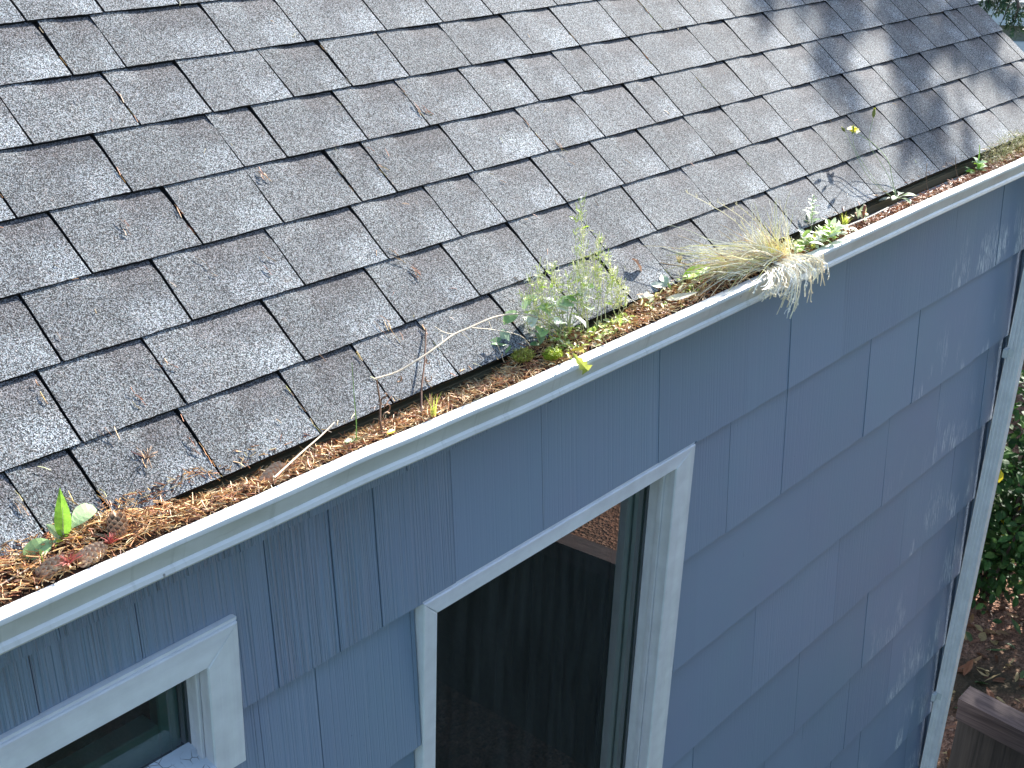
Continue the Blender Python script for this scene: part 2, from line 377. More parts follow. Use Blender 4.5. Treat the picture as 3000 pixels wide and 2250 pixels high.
for k in range(0, 19):
    keys = fill_keys(KEY.get(k)); course_off = U(-0.0015, 0.0015)
    ph = U(0, 50)
    for i in range(len(keys)-1):
        g = U(0.0020, 0.0030); x0, x1 = keys[i]+g, keys[i+1]-g; wd = x1-x0
        if wd < 0.02: continue
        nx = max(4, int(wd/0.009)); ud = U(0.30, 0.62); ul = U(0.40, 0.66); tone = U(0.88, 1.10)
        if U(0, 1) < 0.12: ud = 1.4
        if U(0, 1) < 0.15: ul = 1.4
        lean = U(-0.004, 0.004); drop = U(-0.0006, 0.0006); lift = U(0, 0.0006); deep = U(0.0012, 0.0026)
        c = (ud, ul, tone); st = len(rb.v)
        for j, v in enumerate(VS):
            for a in range(nx+1):
                u = a/nx; x = x0+wd*u + lean*v
                if a in (0, nx): x += 0.0006*nz(v*9+ph, i*3.1, k)
                s = k*E + v*(E+0.002) + (course_off+drop+0.0011*nz(x*70, k*7.7, 1)+0.0012*nz(x*9, k*7.7, 5))*(1-v)
                top = lerp(0.0015, -deep, sm(ud-0.16, ud+0.16, u))
                h = lerp(0.0046+lift+0.0012*nz(x*12, k), 0.0030, min(1, v/0.4)) if v < 0.7 else lerp(0.0028, top, (v-0.7)/0.3)
                h += 0.0006*nz(x*18, s*18, 3)
                rb.v.append(rp(x, s, h))
        W_ = nx+1
        for j in range(len(VS)-1):
            for a in range(nx):
                uv = [(a/nx, VS[j]), ((a+1)/nx, VS[j]), ((a+1)/nx, VS[j+1]), (a/nx, VS[j+1])]
                rb.face((st+j*W_+a, st+j*W_+a+1, st+(j+1)*W_+a+1, st+(j+1)*W_+a), c, 0, uv)
        # butt and side edges down to the course beneath
        lo = len(rb.v)
        for a in range(nx+1):
            x, y, z = rb.v[st+a]; hh = 0.009; rb.v.append((x, y+hh*SN, z-hh*CS))
        for a in range(nx): rb.face((lo+a, lo+a+1, st+a+1, st+a), (1, 1, 1), 1)
        for side in (0, nx):
            l2 = len(rb.v)
            for j in range(len(VS)):
                x, y, z = rb.v[st+j*W_+side]; hh = 0.009; rb.v.append((x, y+hh*SN, z-hh*CS))
            for j in range(len(VS)-1):
                rb.face((st+j*W_+side, st+(j+1)*W_+side, l2+j+1, l2+j), (1, 1, 1), 1)
# sheet below the tabs, coloured black to stand for shaded granules in the slots
rb.quad(rp(XL, 0.002, -0.0065), rp(XR-0.002, 0.002, -0.0065), rp(XR-0.002, 2.74, -0.0065), rp(XL, 2.74, -0.0065), (1, 1, 1), 1)
roof = rb.build('roof', [M_shingle, M_edge], house, uv=True)
RZ = 2.74*SN; RY = 2.74*CS
dk = MB()                                                           # roof deck boards, and the rear slope behind the ridge
P0, P1 = rp(XL, 0.006, -0.008), rp(XL, 2.74, -0.008); Q0, Q1 = rp(XL, 0.006, -0.026), rp(XL, 2.74, -0.026)
for (a, b, c_, d) in ((P0, P1, Q1, Q0),):
    sh = lambda p, X: (X, p[1], p[2])
    XD = XR-0.012
    dk.quad(sh(a, XL), sh(a, XD), sh(b, XD), sh(b, XL)); dk.quad(sh(d, XL), sh(c_, XL), sh(c_, XD), sh(d, XD))
    dk.quad(sh(a, XL), sh(d, XL), sh(d, XD), sh(a, XD)); dk.quad(sh(a, XD), sh(d, XD), sh(c_, XD), sh(b, XD)); dk.quad(sh(a, XL), sh(b, XL), sh(c_, XL), sh(d, XL))
dk.build('roof_deck', M_fascia, house)
rs = MB(); rs.quad((XL, RY, RZ), (XR, RY, RZ), (XR, 2*RY, 0), (XL, 2*RY, 0), (0.5, 0.6, 1), 0, [(0, 0), (1, 0), (1, 1), (0, 1)])
rs.quad((XL, RY, RZ-.02), (XR, RY, RZ-.02), (XR, 2*RY, -.02), (XL, 2*RY, -.02), (1, 1, 1), 1); rs.build('rear_roof_slope', [M_shingle, M_edge], house, uv=True)
fa = MB(); fa.box(XL, XR-0.02, 0.014, 0.034, -0.135, -0.022, bev=0.001); fa.box(XL, XR-0.016, 0.008, 0.0135, -0.046, -0.024)
fa.build('fascia', M_fascia, house)
rk = MB()                                                           # rake board following the slope at the gable end
for y0, z0, y1, z1 in ((0.03, -0.005, RY, RZ-0.03),):
    A = [(XR-0.03, y0, z0-0.03), (XR-0.03, y0, z0-0.15), (XR-0.03, y1, z1-0.15), (XR-0.03, y1, z1-0.03)]
    B = [(x+0.02, y, z) for x, y, z in A]
    rk.quad(*A); rk.quad(*reversed(B))
    for i in range(4): rk.quad(A[i], B[i], B[(i+1) % 4], A[(i+1) % 4])
rk.build('rake_board', M_casing, house)

# wall shingles -------------------------------------------------
YW = 0.040
ZB = [-0.190, -0.521, -0.894, -1.268, -1.645, -2.022]
while ZB[-1] > -4.5: ZB.append(ZB[-1]-0.376)
JT = {0: [0.62, 0.84, 1.02, 1.19, 1.35, 1.6], 1: [0.797, 0.99, 1.261, 1.416, 1.531, 1.75, 2.046, 2.509, 2.932, 3.167, 3.493, 4.30, 4.72], 2: [1.227, 1.37, 1.634, 2.903, 3.218, 3.759, 4.13, 4.66], 3: [0.9, 1.3, 2.798, 3.446, 4.02, 4.45, 4.9],
      4: [2.62, 3.198, 3.763, 4.3, 4.74], 5: [2.9, 3.273, 3.575, 4.1, 4.58, 4.93]}
WINS = [(0.42, 1.176, -0.63, -0.314), (1.646, 2.686, -1.96, -0.513)]    # casing outlines
XC = 5.085
def wall_x(): return XC
sb = MB()
def rect_sub(rects, hole):
    out = []
    hx0, hx1, hz0, hz1 = hole
    for (x0, x1, z0, z1) in rects:
        if hx1 <= x0 or hx0 >= x1 or hz1 <= z0 or hz0 >= z1: out.append((x0, x1, z0, z1)); continue
        if hx0 > x0: out.append((x0, hx0, z0, z1))
        if hx1 < x1: out.append((hx1, x1, z0, z1))
        a, b = max(x0, hx0), min(x1, hx1)
        if hz1 < z1: out.append((a, b, hz1, z1))
        if hz0 > z0: out.append((a, b, z0, hz0))
    return out
for ci, zb in enumerate(ZB):
    zt = 0.02 if ci == 0 else ZB[ci-1]+0.004
    js = sorted(JT.get(ci, []))
    while not js or js[0] > XL+0.3: js.insert(0, (js[0] if js else 3.0)-U(0.17, 0.42))
    while js[-1] < XC-0.4: js.append(js[-1]+U(0.2, 0.45))
    js = [XL]+js+[XC]
    for i in range(len(js)-1):
        a, b = js[i], js[i+1]; g = U(0.0004, 0.0014); a += g; b -= g
        groove = (U(0.30, 0.75)*sm(1.95, 1.25, (a+b)/2) + U(0.0, 0.05)) if ci <= 1 else (U(0.12, 0.35)*sm(1.8, 1.1, (a+b)/2)+U(0, 0.05))
        if U(0, 1) < 0.2 and b > 1.7: groove += 0.06
        peel = sm(4.35, 4.95, b)*U(0.9, 1.5); tone = U(0.955, 1.03); dz_ = U(-0.0025, 0.0025); tilt = U(-0.0008, 0.0008); out_ = U(-0.0012, 0.0012)
        H = (0.02 if ci == 0 else ZB[ci-1])-zb
        rects = [(a, b, zb+dz_, zt)]
        for wv in WINS: rects = rect_sub(rects, wv)
        for (x0, x1, z0, z1) in rects:
            if x1-x0 < 0.002 or z1-z0 < 0.002: continue
            nx = max(2, int((x1-x0)/0.02)); nzs = 6; st = len(sb.v); isb = abs(z0-(zb+dz_)) < 1e-6
            zrow = lambda j, a0, a1: a0 if j == 0 else a0+(a1-a0)*(0.0 if j == 1 else (j-1)/5)+(0.0042 if j == 1 else 0)
            for jz in range(nzs+1):
                for ix in range(nx+1):
                    x = lerp(x0, x1, ix/nx); z = zrow(jz, z0, z1); v = (z-zb)/H
                    y = YW + lerp(0.000-out_, 0.027, min(1, max(0, v))) + 0.0012*nz(x*5, z*3, ci) + tilt*(x-a)/(b-a)*2
                    if jz == 0 and isb: y += 0.0065
                    zz = z + (0.0022*nz(x*13, ci*5.1) + 0.0011*nz(x*60, ci*5.1) if jz <= 1 and isb else 0)
                    sb.v.append((x, y, zz))
            W_ = nx+1
            for jz in range(nzs):
                for ix in range(nx):
                    v0 = (zrow(jz, z0, z1)-zb)/H; v1 = (zrow(jz+1, z0, z1)-zb)/H
                    sb.face((st+jz*W_+ix, st+jz*W_+ix+1, st+(jz+1)*W_+ix+1, st+(jz+1)*W_+ix), (groove, tone, peel), 0, [(0, v0), (1, v0), (1, v1), (0, v1)])
            # butt and side thickness
            lo = len(sb.v)
            for ix in range(nx+1):
                x, y, z = sb.v[st+ix]; sb.v.append((x, YW+0.034, z+0.0006))
            for ix in range(nx): sb.face((lo+ix, lo+ix+1, st+ix+1, st+ix), (0, tone*0.9, 0), 0, [(0, 1)]*4)
            for side in (0, nx):
                l2 = len(sb.v)
                for jz in range(nzs+1):
                    x, y, z = sb.v[st+jz*W_+side]; sb.v.append((x, YW+0.034, z))
                for jz in range(nzs): sb.face((st+jz*W_+side, st+(jz+1)*W_+side, l2+jz+1, l2+jz), (0, tone*0.9, 0), 0, [(0, 1)]*4)
# a few checks (long cracks) are open joints: covered by the joint list; sheathing behind everything
for (x0, x1, z0, z1) in rect_sub(rect_sub([(XL, XC-0.002, -4.6, -0.012)], (0.44, 1.15, -0.61, -0.33)), (1.66, 2.65, -1.93, -0.53)):
    sb.quad((x0, YW+0.0345, z0), (x1, YW+0.0345, z0), (x1, YW+0.0345, z1), (x0, YW+0.0345, z1), (0, 0.12, 0), 0, [(0, 1)]*4)
siding = sb.build('siding', M_siding, house, uv=True)
gw = MB()                                                           # gable end wall beyond the corner, rear and far walls
gw.quad((XC-0.004, YW+0.006, -4.6), (XC-0.004, 2*RY-YW, -4.6), (XC-0.004, 2*RY-YW, -0.05), (XC-0.004, YW+0.006, -0.05), (0.05, 1, 0), 0, [(0, 1)]*4)
gw.face((len(gw.v), len(gw.v)+1, len(gw.v)+2), (0.05, 1, 0), 0, [(0, 1)]*3); gw.v += [(XC-0.004, YW+0.006, -0.05), (XC-0.004, 2*RY-YW, -0.05), (XC-0.004, RY, RZ-0.08)]
gw.quad((XL, 2*RY-YW, -4.6), (XC-.004, 2*RY-YW, -4.6), (XC-.004, 2*RY-YW, -0.05), (XL, 2*RY-YW, -0.05), (0.05, 1, 0), 0, [(0, 1)]*4)
gw.quad((XL, YW+0.006, -4.6), (XL, 2*RY-YW, -4.6), (XL, 2*RY-YW, -0.05), (XL, YW+0.006, -0.05), (0.05, 1, 0), 0, [(0, 1)]*4)
gw.build('gable_wall', M_siding, house, uv=True)
cb = MB(); cb.box(XC-0.0035, XC+0.022, YW-0.012, YW+0.09, -4.6, -0.16, bev=0.002); cb.box(XC-0.055, XC-0.004, YW-0.014, YW-0.002, -4.6, -0.16, bev=0.002)
cb.build('corner_board', mat_wood_white('corner paint', (0.40, 0.38, 0.34), 0.6, 0.6), house)

# windows --------------------------------------------------------
def window(x0, x1, z0, z1, wl_, wr_, wt_, depth, stile_r, stile_b, sill=True, grooved=True):
    """x0..z1 outer edge of the casing; returns the casing mesh that carries the other pieces"""
    yf = YW+0.000; yb = YW+0.036
    c1 = MB()
    def prism(P, m):                                     # outline in X,Z pulled back from yf to yb with an eased front edge
        cx = sum(p[0] for p in P)/len(P); cz = sum(p[1] for p in P)/len(P); n_ = len(P); st = len(c1.v)
        for (yy, k) in ((yf, 0.0022), (yf+0.0022, 0.0), (yb, 0.0)):
            for (px, pz) in P:
                c1.v.append((px+(k if px < cx else -k), yy, pz+(k if pz < cz else -k)))
        c1.face(tuple(st+i for i in range(n_)), (1, 1, 1), m)
        for r in range(2):
            for i in range(n_): c1.face((st+r*n_+i, st+r*n_+(i+1) % n_, st+(r+1)*n_+(i+1) % n_, st+(r+1)*n_+i), (1, 1, 1), m)
    g_ = 0.0004
    prism([(x0+g_, z1), (x1-g_, z1), (x1-wr_-g_, z1-wt_), (x0+wl_+g_, z1-wt_)], 1)                # head, mitred
    prism([(x0, z0), (x0+wl_, z0), (x0+wl_, z1-wt_-g_), (x0, z1-g_)], 0)
    prism([(x1-wr_, z0), (x1, z0), (x1, z1-g_), (x1-wr_, z1-wt_-g_)], 0)
    c1.box(x0-0.002, x1+0.002, yf+0.006, yb+0.004, z1+0.0005, z1+0.007, m=1)                   # drip flashing behind the shingles
    wobj = c1.build('window', [M_casing, M_casing_x], house)
    xi0, xi1, zi0, zi1 = x0+wl_, x1-wr_, z0+0.03, z1-wt_
    yg = yf+depth
    def sub(mb, name, mats):
        o = mb.build(name, mats); o.parent = wobj
        o.matrix_parent_inverse = (Matrix.Translation(house.location) @ wobj.matrix_parent_inverse).inverted()
        return o
    j = MB()
    j.box(xi1-0.001, xi1+0.02, yf+0.004, yg+0.10, zi0, zi1+0.02); j.box(xi0-0.02, xi0+0.001, yf+0.004, yg+0.10, zi0, zi1+0.02)
    j.box(xi0-0.02, xi1+0.02, yf+0.004, yg+0.10, zi1-0.001, zi1+0.02)
    st0 = yf+depth*0.36                                                                        # stop moulding on the jamb
    j.box(xi1-0.010, xi1-0.0012, st0, st0+0.016, zi0, zi1-0.0015, bev=0.002); j.box(xi0+0.0012, xi0+0.010, st0, st0+0.016, zi0, zi1-0.0015, bev=0.002)
    if grooved:
        for q in range(5):
            yq = st0+0.022+q*(yg-st0-0.024)/5; j.box(xi1-0.0042, xi1-0.0012, yq, yq+0.0045, zi0, zi1-0.0015, bev=0.0008)
    sub(j, 'jamb', M_jamb)
    gl = MB(); gl.quad((xi0, yg, zi0), (xi1, yg, zi0), (xi1, yg, zi1), (xi0, yg, zi1)); sub(gl, 'glass', M_glass)
    bd = MB(); t_ = 0.006
    bd.box(xi1-t_, xi1-0.0012, yg-0.007, yg-0.001, zi0, zi1-0.002); sub(bd, 'glazing_bead', M_bead)
    bd = MB(); bd.box(xi0+0.0012, xi0+t_, yg-0.007, yg-0.001, zi0, zi1-0.002); sub(bd, 'glazing_bead', M_bead)
    s = MB(); ys = yg+0.018
    s.box(xi1-stile_r, xi1-0.008, ys, ys+0.03, zi0+0.004, zi1-0.002, bev=0.003); s.box(xi1-stile_r*0.62, xi1-stile_r*0.45, ys-0.006, ys-0.0005, zi0+0.004, zi1-0.003, bev=0.001)
    s.box(xi0+0.008, xi0+stile_r, ys, ys+0.03, zi0+0.004, zi1-0.002, bev=0.003)
    s.box(xi0+stile_r+0.0005, xi1-stile_r-0.0005, ys+0.0006, ys+0.05, zi0+0.004, zi0+stile_b, bev=0.003)
    sub(s, 'sash', M_sash)
    if sill:
        sl = MB(); n = len(sl.v)
        sl.v += [(xi0, yg-0.001, zi0+0.020), (xi1, yg-0.001, zi0+0.020), (xi1, yf-0.012, zi0-0.004), (xi0, yf-0.012, zi0-0.004),
                 (xi0, yg-0.001, zi0-0.03), (xi1, yg-0.001, zi0-0.03), (xi1, yf-0.012, zi0-0.03), (xi0, yf-0.012, zi0-0.03)]
        for q in ((0, 1, 2, 3), (3, 2, 6, 7), (4, 5, 1, 0), (1, 5, 6, 2), (0, 3, 7, 4), (7, 6, 5, 4)): sl.face(tuple(n+i for i in q))
        sub(sl, 'sill', M_sill)
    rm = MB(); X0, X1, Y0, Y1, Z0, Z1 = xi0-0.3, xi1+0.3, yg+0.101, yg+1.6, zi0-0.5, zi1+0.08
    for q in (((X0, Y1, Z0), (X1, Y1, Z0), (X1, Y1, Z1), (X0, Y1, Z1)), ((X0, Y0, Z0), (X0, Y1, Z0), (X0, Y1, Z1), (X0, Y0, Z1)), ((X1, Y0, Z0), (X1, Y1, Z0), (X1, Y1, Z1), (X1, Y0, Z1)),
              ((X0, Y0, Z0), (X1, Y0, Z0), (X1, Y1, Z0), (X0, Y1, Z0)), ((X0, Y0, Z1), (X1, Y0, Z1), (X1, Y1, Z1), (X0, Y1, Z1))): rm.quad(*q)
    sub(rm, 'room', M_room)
    return wobj
w1 = window(0.42, 1.175, -0.636, -0.323, 0.069, 0.069, 0.064, 0.072, 0.052, 0.075)
w2 = window(1.651, 2.684, -1.96, -0.522, 0.042, 0.084, 0.042, 0.085, 0.062, 0.07, grooved=False)

# gutter ---------------------------------------------------------
def gdz(X):
    K = [(-1.2, 0.006), (0.67, 0.004), (1.3, 0.0), (1.54, -0.006), (1.84, -0.012), (2.4, -0.0145), (3.46, -0.016), (4.37, -0.022), (5.3, -0.026)]
    for (a, va), (b, vb) in zip(K, K[1:]):
        if X <= b: return lerp(va, vb, sm(a, b, X))
    return K[-1][1]
PR = [(0.0125, -0.036), (0.0105, -0.036), (0.0105, -0.052), (0.0000, -0.0555), (-0.098, -0.0555), (-0.100, -0.050), (-0.0985, -0.0445), (-0.1015, -0.040), (-0.108, -0.012), (-0.107, -0.0045),
      (-0.079, -0.0085), (-0.079, -0.0105), (-0.0775, -0.0105), (-0.0775, -0.0062), (-0.1075, -0.0012), (-0.1105, -0.0025), (-0.1122, -0.006), (-0.1122, -0.0105), (-0.1095, -0.0135), (-0.1035, -0.0395), (-0.1012, -0.0435), (-0.1062, -0.0475), (-0.1085, -0.0545), (-0.1065, -0.0582), (0.0125, -0.0582)]
gb = MB(); NXG = 190; n = len(PR)
for i in range(NXG+1):
    X = lerp(XL, 5.19, i/NXG); dz = gdz(X) + 0.0007*nz(X*3.1, 8)
    dy = 0.0012*nz(X*2.3, 3)
    for q, (y, z) in enumerate(PR):
        fl = 1 if y > 0 else 0
        wob = 0.0008*nz(X*9, q*0.2)*(1 if q in (13, 14, 15, 16, 17) else 0.2)
        gb.v.append((X, y+dy*(1-fl), z+dz*(1 if not fl else 1)+wob))
for i in range(NXG):
    for q in range(n):
        q2 = (q+1) % n; a = i*n
        gb.face((a+q, a+q2, a+n+q2, a+n+q))
gutter = gb.build('gutter', M_metal, house, smooth=True)
try:
    gutter.data.set_sharp_from_angle(angle=math.radians(28))
except Exception: pass
ge = MB(); pr = [(5.1905, y, z+gdz(5.19)) for y, z in PR if y <= 0.0126]
ge.v += [(5.1905, 0.012, gdz(5.19)), (5.1905, -0.079, -0.004+gdz(5.19)), (5.1905, -0.112, -0.008+gdz(5.19)), (5.1905, -0.102, -0.043+gdz(5.19)), (5.1905, -0.108, -0.057+gdz(5.19)), (5.1905, 0.012, -0.057+gdz(5.19))]
ge.face(tuple(range(6))); ge.build('gutter_end_cap', M_metal, house)

# downspout ------------------------------------------------------
dsx0, dsx1, dsy0, dsy1 = 4.962, 5.008, -0.045, 0.014
dp = MB(); out = []
def ridged(x0, y0, x1, y1, nrid, amp):
    pts = []
    L_ = math.hypot(x1-x0, y1-y0); nx_, ny_ = (y1-y0)/L_, -(x1-x0)/L_
    for k in range(nrid*6):
        t = k/(nrid*6); a = amp*max(0, math.sin(t*nrid*2*math.pi))
        e_ = 0 if (t < 0.04) else 1
        pts.append((lerp(x0, x1, t)-nx_*a*e_, lerp(y0, y1, t)-ny_*a*e_))
    return pts
sec = ridged(dsx0, dsy1, dsx0, dsy0, 4, 0.0028)+ridged(dsx0, dsy0, dsx1, dsy0, 3, 0.0025)+ridged(dsx1, dsy0, dsx1, dsy1, 4, 0.0028)+ridged(dsx1, dsy1, dsx0, dsy1, 2, 0.001)
zs = [-0.085-0.5*i for i in range(10)]; ns = len(sec)
for z in zs:
    for (x, y) in sec: dp.v.append((x+0.002*nz(z, 3), y, z))
for i in range(len(zs)-1):
    for q in range(ns): dp.face((i*ns+q, i*ns+(q+1) % ns, (i+1)*ns+(q+1) % ns, (i+1)*ns+q))
spout = dp.build('downspout', M_spout, house)
for zc in (-0.93, -2.62):
    sp = MB(); sp.box(dsx0-0.034, dsx0-0.004, dsy1-0.014, dsy1+0.004, zc-0.018, zc+0.018, bev=0.001); sp.box(dsx0-0.0065, dsx0-0.0035, dsy1-0.03, dsy1-0.0141, zc-0.016, zc+0.016)
    o = sp.build('strap', M_metal); o.parent = spout; o.matrix_parent_inverse = (Matrix.Translation(house.location) @ spout.matrix_parent_inverse).inverted()

# ------------------------------------------------------------------ litter in the gutter
def Hf(X):   # height of the litter by the lip
    return (0.007*sm(1.12, 0.92, X) - 0.012) + gdz(X) + 0.006*sm(1.9, 2.15, X)*sm(3.1, 2.7, X)
def Hb(X):   # height by the roof edge
    return -0.024 + 0.034*sm(1.12, 0.90, X) + 0.030*sm(1.78, 1.92, X)*sm(2.10, 2.02, X) + 0.026*sm(2.16, 2.3, X)*sm(2.98, 2.85, X) - 0.038*sm(3.0, 3.3, X) + 0.03*sm(4.05, 4.25, X) + gdz(X)*0.6
def HL(X, Y):
    t = sm(-0.055, -0.008, Y)
    return lerp(Hf(X), Hb(X), t) + 0.0045*nz(X*24, Y*24) + 0.003*nz(X*70, Y*70) + 0.004*sm(-0.079, -0.06, Y)*sm(0, -0.03, Y)
lt = MB()
nx_, ny_ = 560, 12
for i in range(nx_+1):
    X = lerp(0.2, 4.95, i/nx_)
    for j in range(ny_+1):
        Y = lerp(-0.0795, 0.0095, j/ny_); lt.v.append((X, Y, HL(X, Y)-0.0035))
for i in range(nx_):
    for j in range(ny_):
        a = i*(ny_+1)+j; lt.face((a, a+ny_+1, a+ny_+2, a+1), (1, 1, 1), 1)
NC = [(0.78, 0.60, 0.34), (0.66, 0.42, 0.18), (0.62, 0.34, 0.13), (0.50, 0.22, 0.08), (0.74, 0.50, 0.24), (0.30, 0.12, 0.05), (0.80, 0.64, 0.38), (0.18, 0.07, 0.035), (0.58, 0.24, 0.12), (0.70, 0.44, 0.18)]
def needle(mb, X, Y, Z, L, r, az, tilt, c, curl=None, m=0):
    d = Vector((math.cos(az)*math.cos(tilt), math.sin(az)*math.cos(tilt), math.sin(tilt)))
    side = Vector((-math.sin(az), math.cos(az), 0)); p = Vector((X, Y, Z)); curl = U(-0.5, 0.5) if curl is None else curl
    P = [p-d*L*0.5+side*curl*L*0.12, p-side*curl*L*0.05+Vector((0, 0, U(-0.001, 0.002))), p+d*L*0.5+side*curl*L*0.12]
    mb.tube(P, r, r*0.7, 3, c, m, cap=False)
for q in range(13500):
    X = 0.55 + (4.7-0.55)*(U(0, 1)**1.25); Y = U(-0.0725, 0.004)
    if X < 1.25 and U(0, 1) < 0.30*sm(1.25, 0.95, X): Y = U(-0.02, 0.026)
    z = HL(X, min(Y, 0.003)) + U(-0.002, 0.006)*(1 if X > 1.1 else 1.5)
    if Y > 0.003: z = max(z, 0.006+Y*0.72)
    c = rng.choice(NC); k = U(0.75, 1.25); c = tuple(min(0.85, v*k) for v in c)
    if X > 3.1: c = (c[0]*0.8, c[1]*0.62, c[2]*0.6)
    needle(lt, X, Y, z, U(0.012, 0.032), U(0.00055, 0.00105), U(0, 6.3), U(-0.45, 0.6), c)
for q in range(420):      # cone scales and husks among the needles
    X = 0.6+U(0, 1)**1.6*1.6 if q < 330 else U(2.2, 4.4); Y = U(-0.074, -0.005); z = HL(X, Y)+0.002
    c = rng.choice([(0.30, 0.15, 0.09), (0.42, 0.25, 0.14), (0.20, 0.09, 0.06), (0.5, 0.36, 0.22)])
    lt.leaf((X, Y, z), (U(-1, 1), U(-1, 1), U(-0.1, 0.5)), (U(-.5, .5), U(-.5, .5), 1), U(0.005, 0.010), U(0.004, 0.007), U(-0.8, 0.8), 0.3, c, 0, 4)
litter = tag(lt.build('needle_litter', [M_needle, M_soil]), 'orange brown conifer needle litter and compost filling the gutter', 'litter', kind='stuff')

# loose needles on the roof (too many and too small to count)
rn = MB()
spots = [(0.95, 0.245, .02), (1.158, 0.232, .02), (1.08, 0.182, .015), (1.119, 0.074, .02), (1.114, 0.015, .02), (0.93, 0.034, .02), (0.82, 0.083, .02), (1.592, 0.541, .012), (1.754, 0.282, .015),
         (1.77, 0.241, .015), (1.25, 0.50, .02), (1.47, 0.35, .03), (1.03, 0.078, .012), (1.35, 0.38, .02), (1.0, 0.12, .04), (0.88, 0.05, .02), (2.1, 0.62, .03), (2.44, 0.42, .04), (1.62, 0.14, .03), (1.9, 0.5, .05)]
for (x, s_, sp) in spots:
    for q in range(rng.choice([3, 4, 6, 8])):
        X = x+U(-sp, sp)*0.6; s = s_+U(-sp, sp); p = rp(X, s, U(0.0045, 0.007)); an = U(1.3, 2.3)
        d = Vector((math.cos(an), math.sin(an)*CS, math.sin(an)*SN)); L = U(0.012, 0.026); p = Vector(p)
        rn.tube([p-d*L/2, p+Vector((U(-.002, .002), 0, 0.001)), p+d*L/2], 0.0006, 0.0004, 3, tuple(v*U(0.9, 1.3) for v in rng.choice(NC)), cap=False)
for k in range(8):            # needles caught in the slots between tabs
    for x in KEY.get(k, []):
        if U(0, 1) < 0.34 and x < 3.4:
            for q in range(rng.choice([2, 3, 5])):
                s = k*E+U(0.01, 0.125); L = U(0.012, 0.024); p = Vector(rp(x+U(-.0025, .002), s, U(0.003, 0.0055))); an = math.pi/2+U(-0.22, 0.22)
                d = Vector((math.cos(an), math.sin(an)*CS, math.sin(an)*SN))
                rn.tube([p-d*L/2, p, p+d*L/2], 0.0007, 0.0005, 3, tuple(min(0.8, v*U(0.9, 1.4)) for v in rng.choice(NC[:5])), cap=False)
for q in range(120):
    X = U(0.7, 4.6); s = U(0.0, 1.1)**1.3; p = Vector(rp(X, s, 0.0048)); an = U(0, 6.3); L = U(0.007, 0.02)
    d = Vector((math.cos(an), math.sin(an)*CS, math.sin(an)*SN)); rn.tube([p-d*L/2, p+Vector((0, 0, .0012)), p+d*L/2], 0.0005, 0.0004, 3, tuple(v*U(0.8, 1.2) for v in rng.choice(NC)), cap=False)
tag(rn.build('roof_needles', M_needle), 'dry needles scattered over the shingles and caught in their slots', 'needles', kind='stuff')

# ------------------------------------------------------------------ pine cones and red sprigs
def cone(loc, L, R, axis, label):
    mb = MB(); ax = Vector(axis).normalized(); a = ax.cross(Vector((0.2, 0.1, 1))).normalized(); b = ax.cross(a)
    L0 = Vector(loc); N = 62
    for i in range(N):
        t = (i+0.5)/N; ang = i*2.39996; rr = R*math.sin(math.pi*(0.12+0.86*t))**0.7*0.45; p = L0+ax*(t-0.5)*L+(a*math.cos(ang)+b*math.sin(ang))*rr
        out_ = (a*math.cos(ang)+b*math.sin(ang)); d = (out_*1.0+ax*0.55).normalized()
        k = U(0.75, 1.2); mb.leaf(p, d, ax*-1+out_*0.3, R*1.0, R*0.85, 0.7, 0.35, (0.36*k, 0.20*k, 0.12*k), 0, 4, 'oval', c2=(0.62*k, 0.42*k, 0.26*k))
    pts = [L0+ax*(t-0.5)*L for t in (0.0, 0.3, 0.6, 1.0)]
    mb.tube(pts, lambda t: R*0.45*math.sin(math.pi*(0.15+0.8*t)), None, 8, (0.10, 0.05, 0.03))
    tag(mb.build('pine_cone', M_cone, loc=tuple(loc)), label, 'pine cone', 'pine cones lying in the gutter litter')
cone((1.196, -0.044, -0.007), 0.055, 0.0125, (1, 0.35, 0.15), 'long pine cone under straw needles where the dark eave gap begins')
cone((0.912, -0.036, 0.010), 0.036, 0.015, (0.3, 0.4, 1), 'upright brown pine cone standing right of the pointed green leaf')
cone((0.845, -0.060, 0.004), 0.044, 0.014, (1, 0.2, 0.0), 'brown pine cone lying right of the red sprig by the gutter lip')
cone((0.787, -0.052, 0.004), 0.042, 0.014, (1, 0.1, 0.1), 'brown pine cone lying left of the red sprig by the gutter lip')
def sprig(loc, r, colr, n, name, label, cat, upv=(0, -0.3, 1), group=None, th=0.0009):
    mb = MB(); L0 = Vector(loc)
    for i in range(n):
        az = U(0, 6.28); el = U(-0.15, 1.1); d = Vector((math.cos(az)*math.cos(el), math.sin(az)*math.cos(el), math.sin(el))) + Vector(upv)*0.35
        d.normalize(); k = U(0.75, 1.3); L = r*U(0.7, 1.15)
        mb.tube([L0, L0+d*L*0.5+Vector((0, 0, 0.002)), L0+d*L], th, th*0.5, 4, tuple(v*k for v in colr), cap=True)
    tag(mb.build(name, M_stem, loc=tuple(loc)), label, cat, group)
sprig((0.812, -0.066, 0.010), 0.021, (0.50, 0.13, 0.10), 26, 'red_sprig', 'pinkish red starry sprig near the lip between two cones', 'sprig', group='red sprigs in the litter')
sprig((0.884, -0.058, 0.008), 0.018, (0.42, 0.09, 0.07), 18, 'red_sprig', 'dark red starry sprig below the upright cone', 'sprig', group='red sprigs in the litter')
sprig(rp(1.036, 0.078, 0.004), 0.022, (0.42, 0.27, 0.17), 16, 'needle_sprig', 'brown needle tuft lying alone on the lowest shingle course', 'sprig', upv=(0.2, 0.1, -0.9))

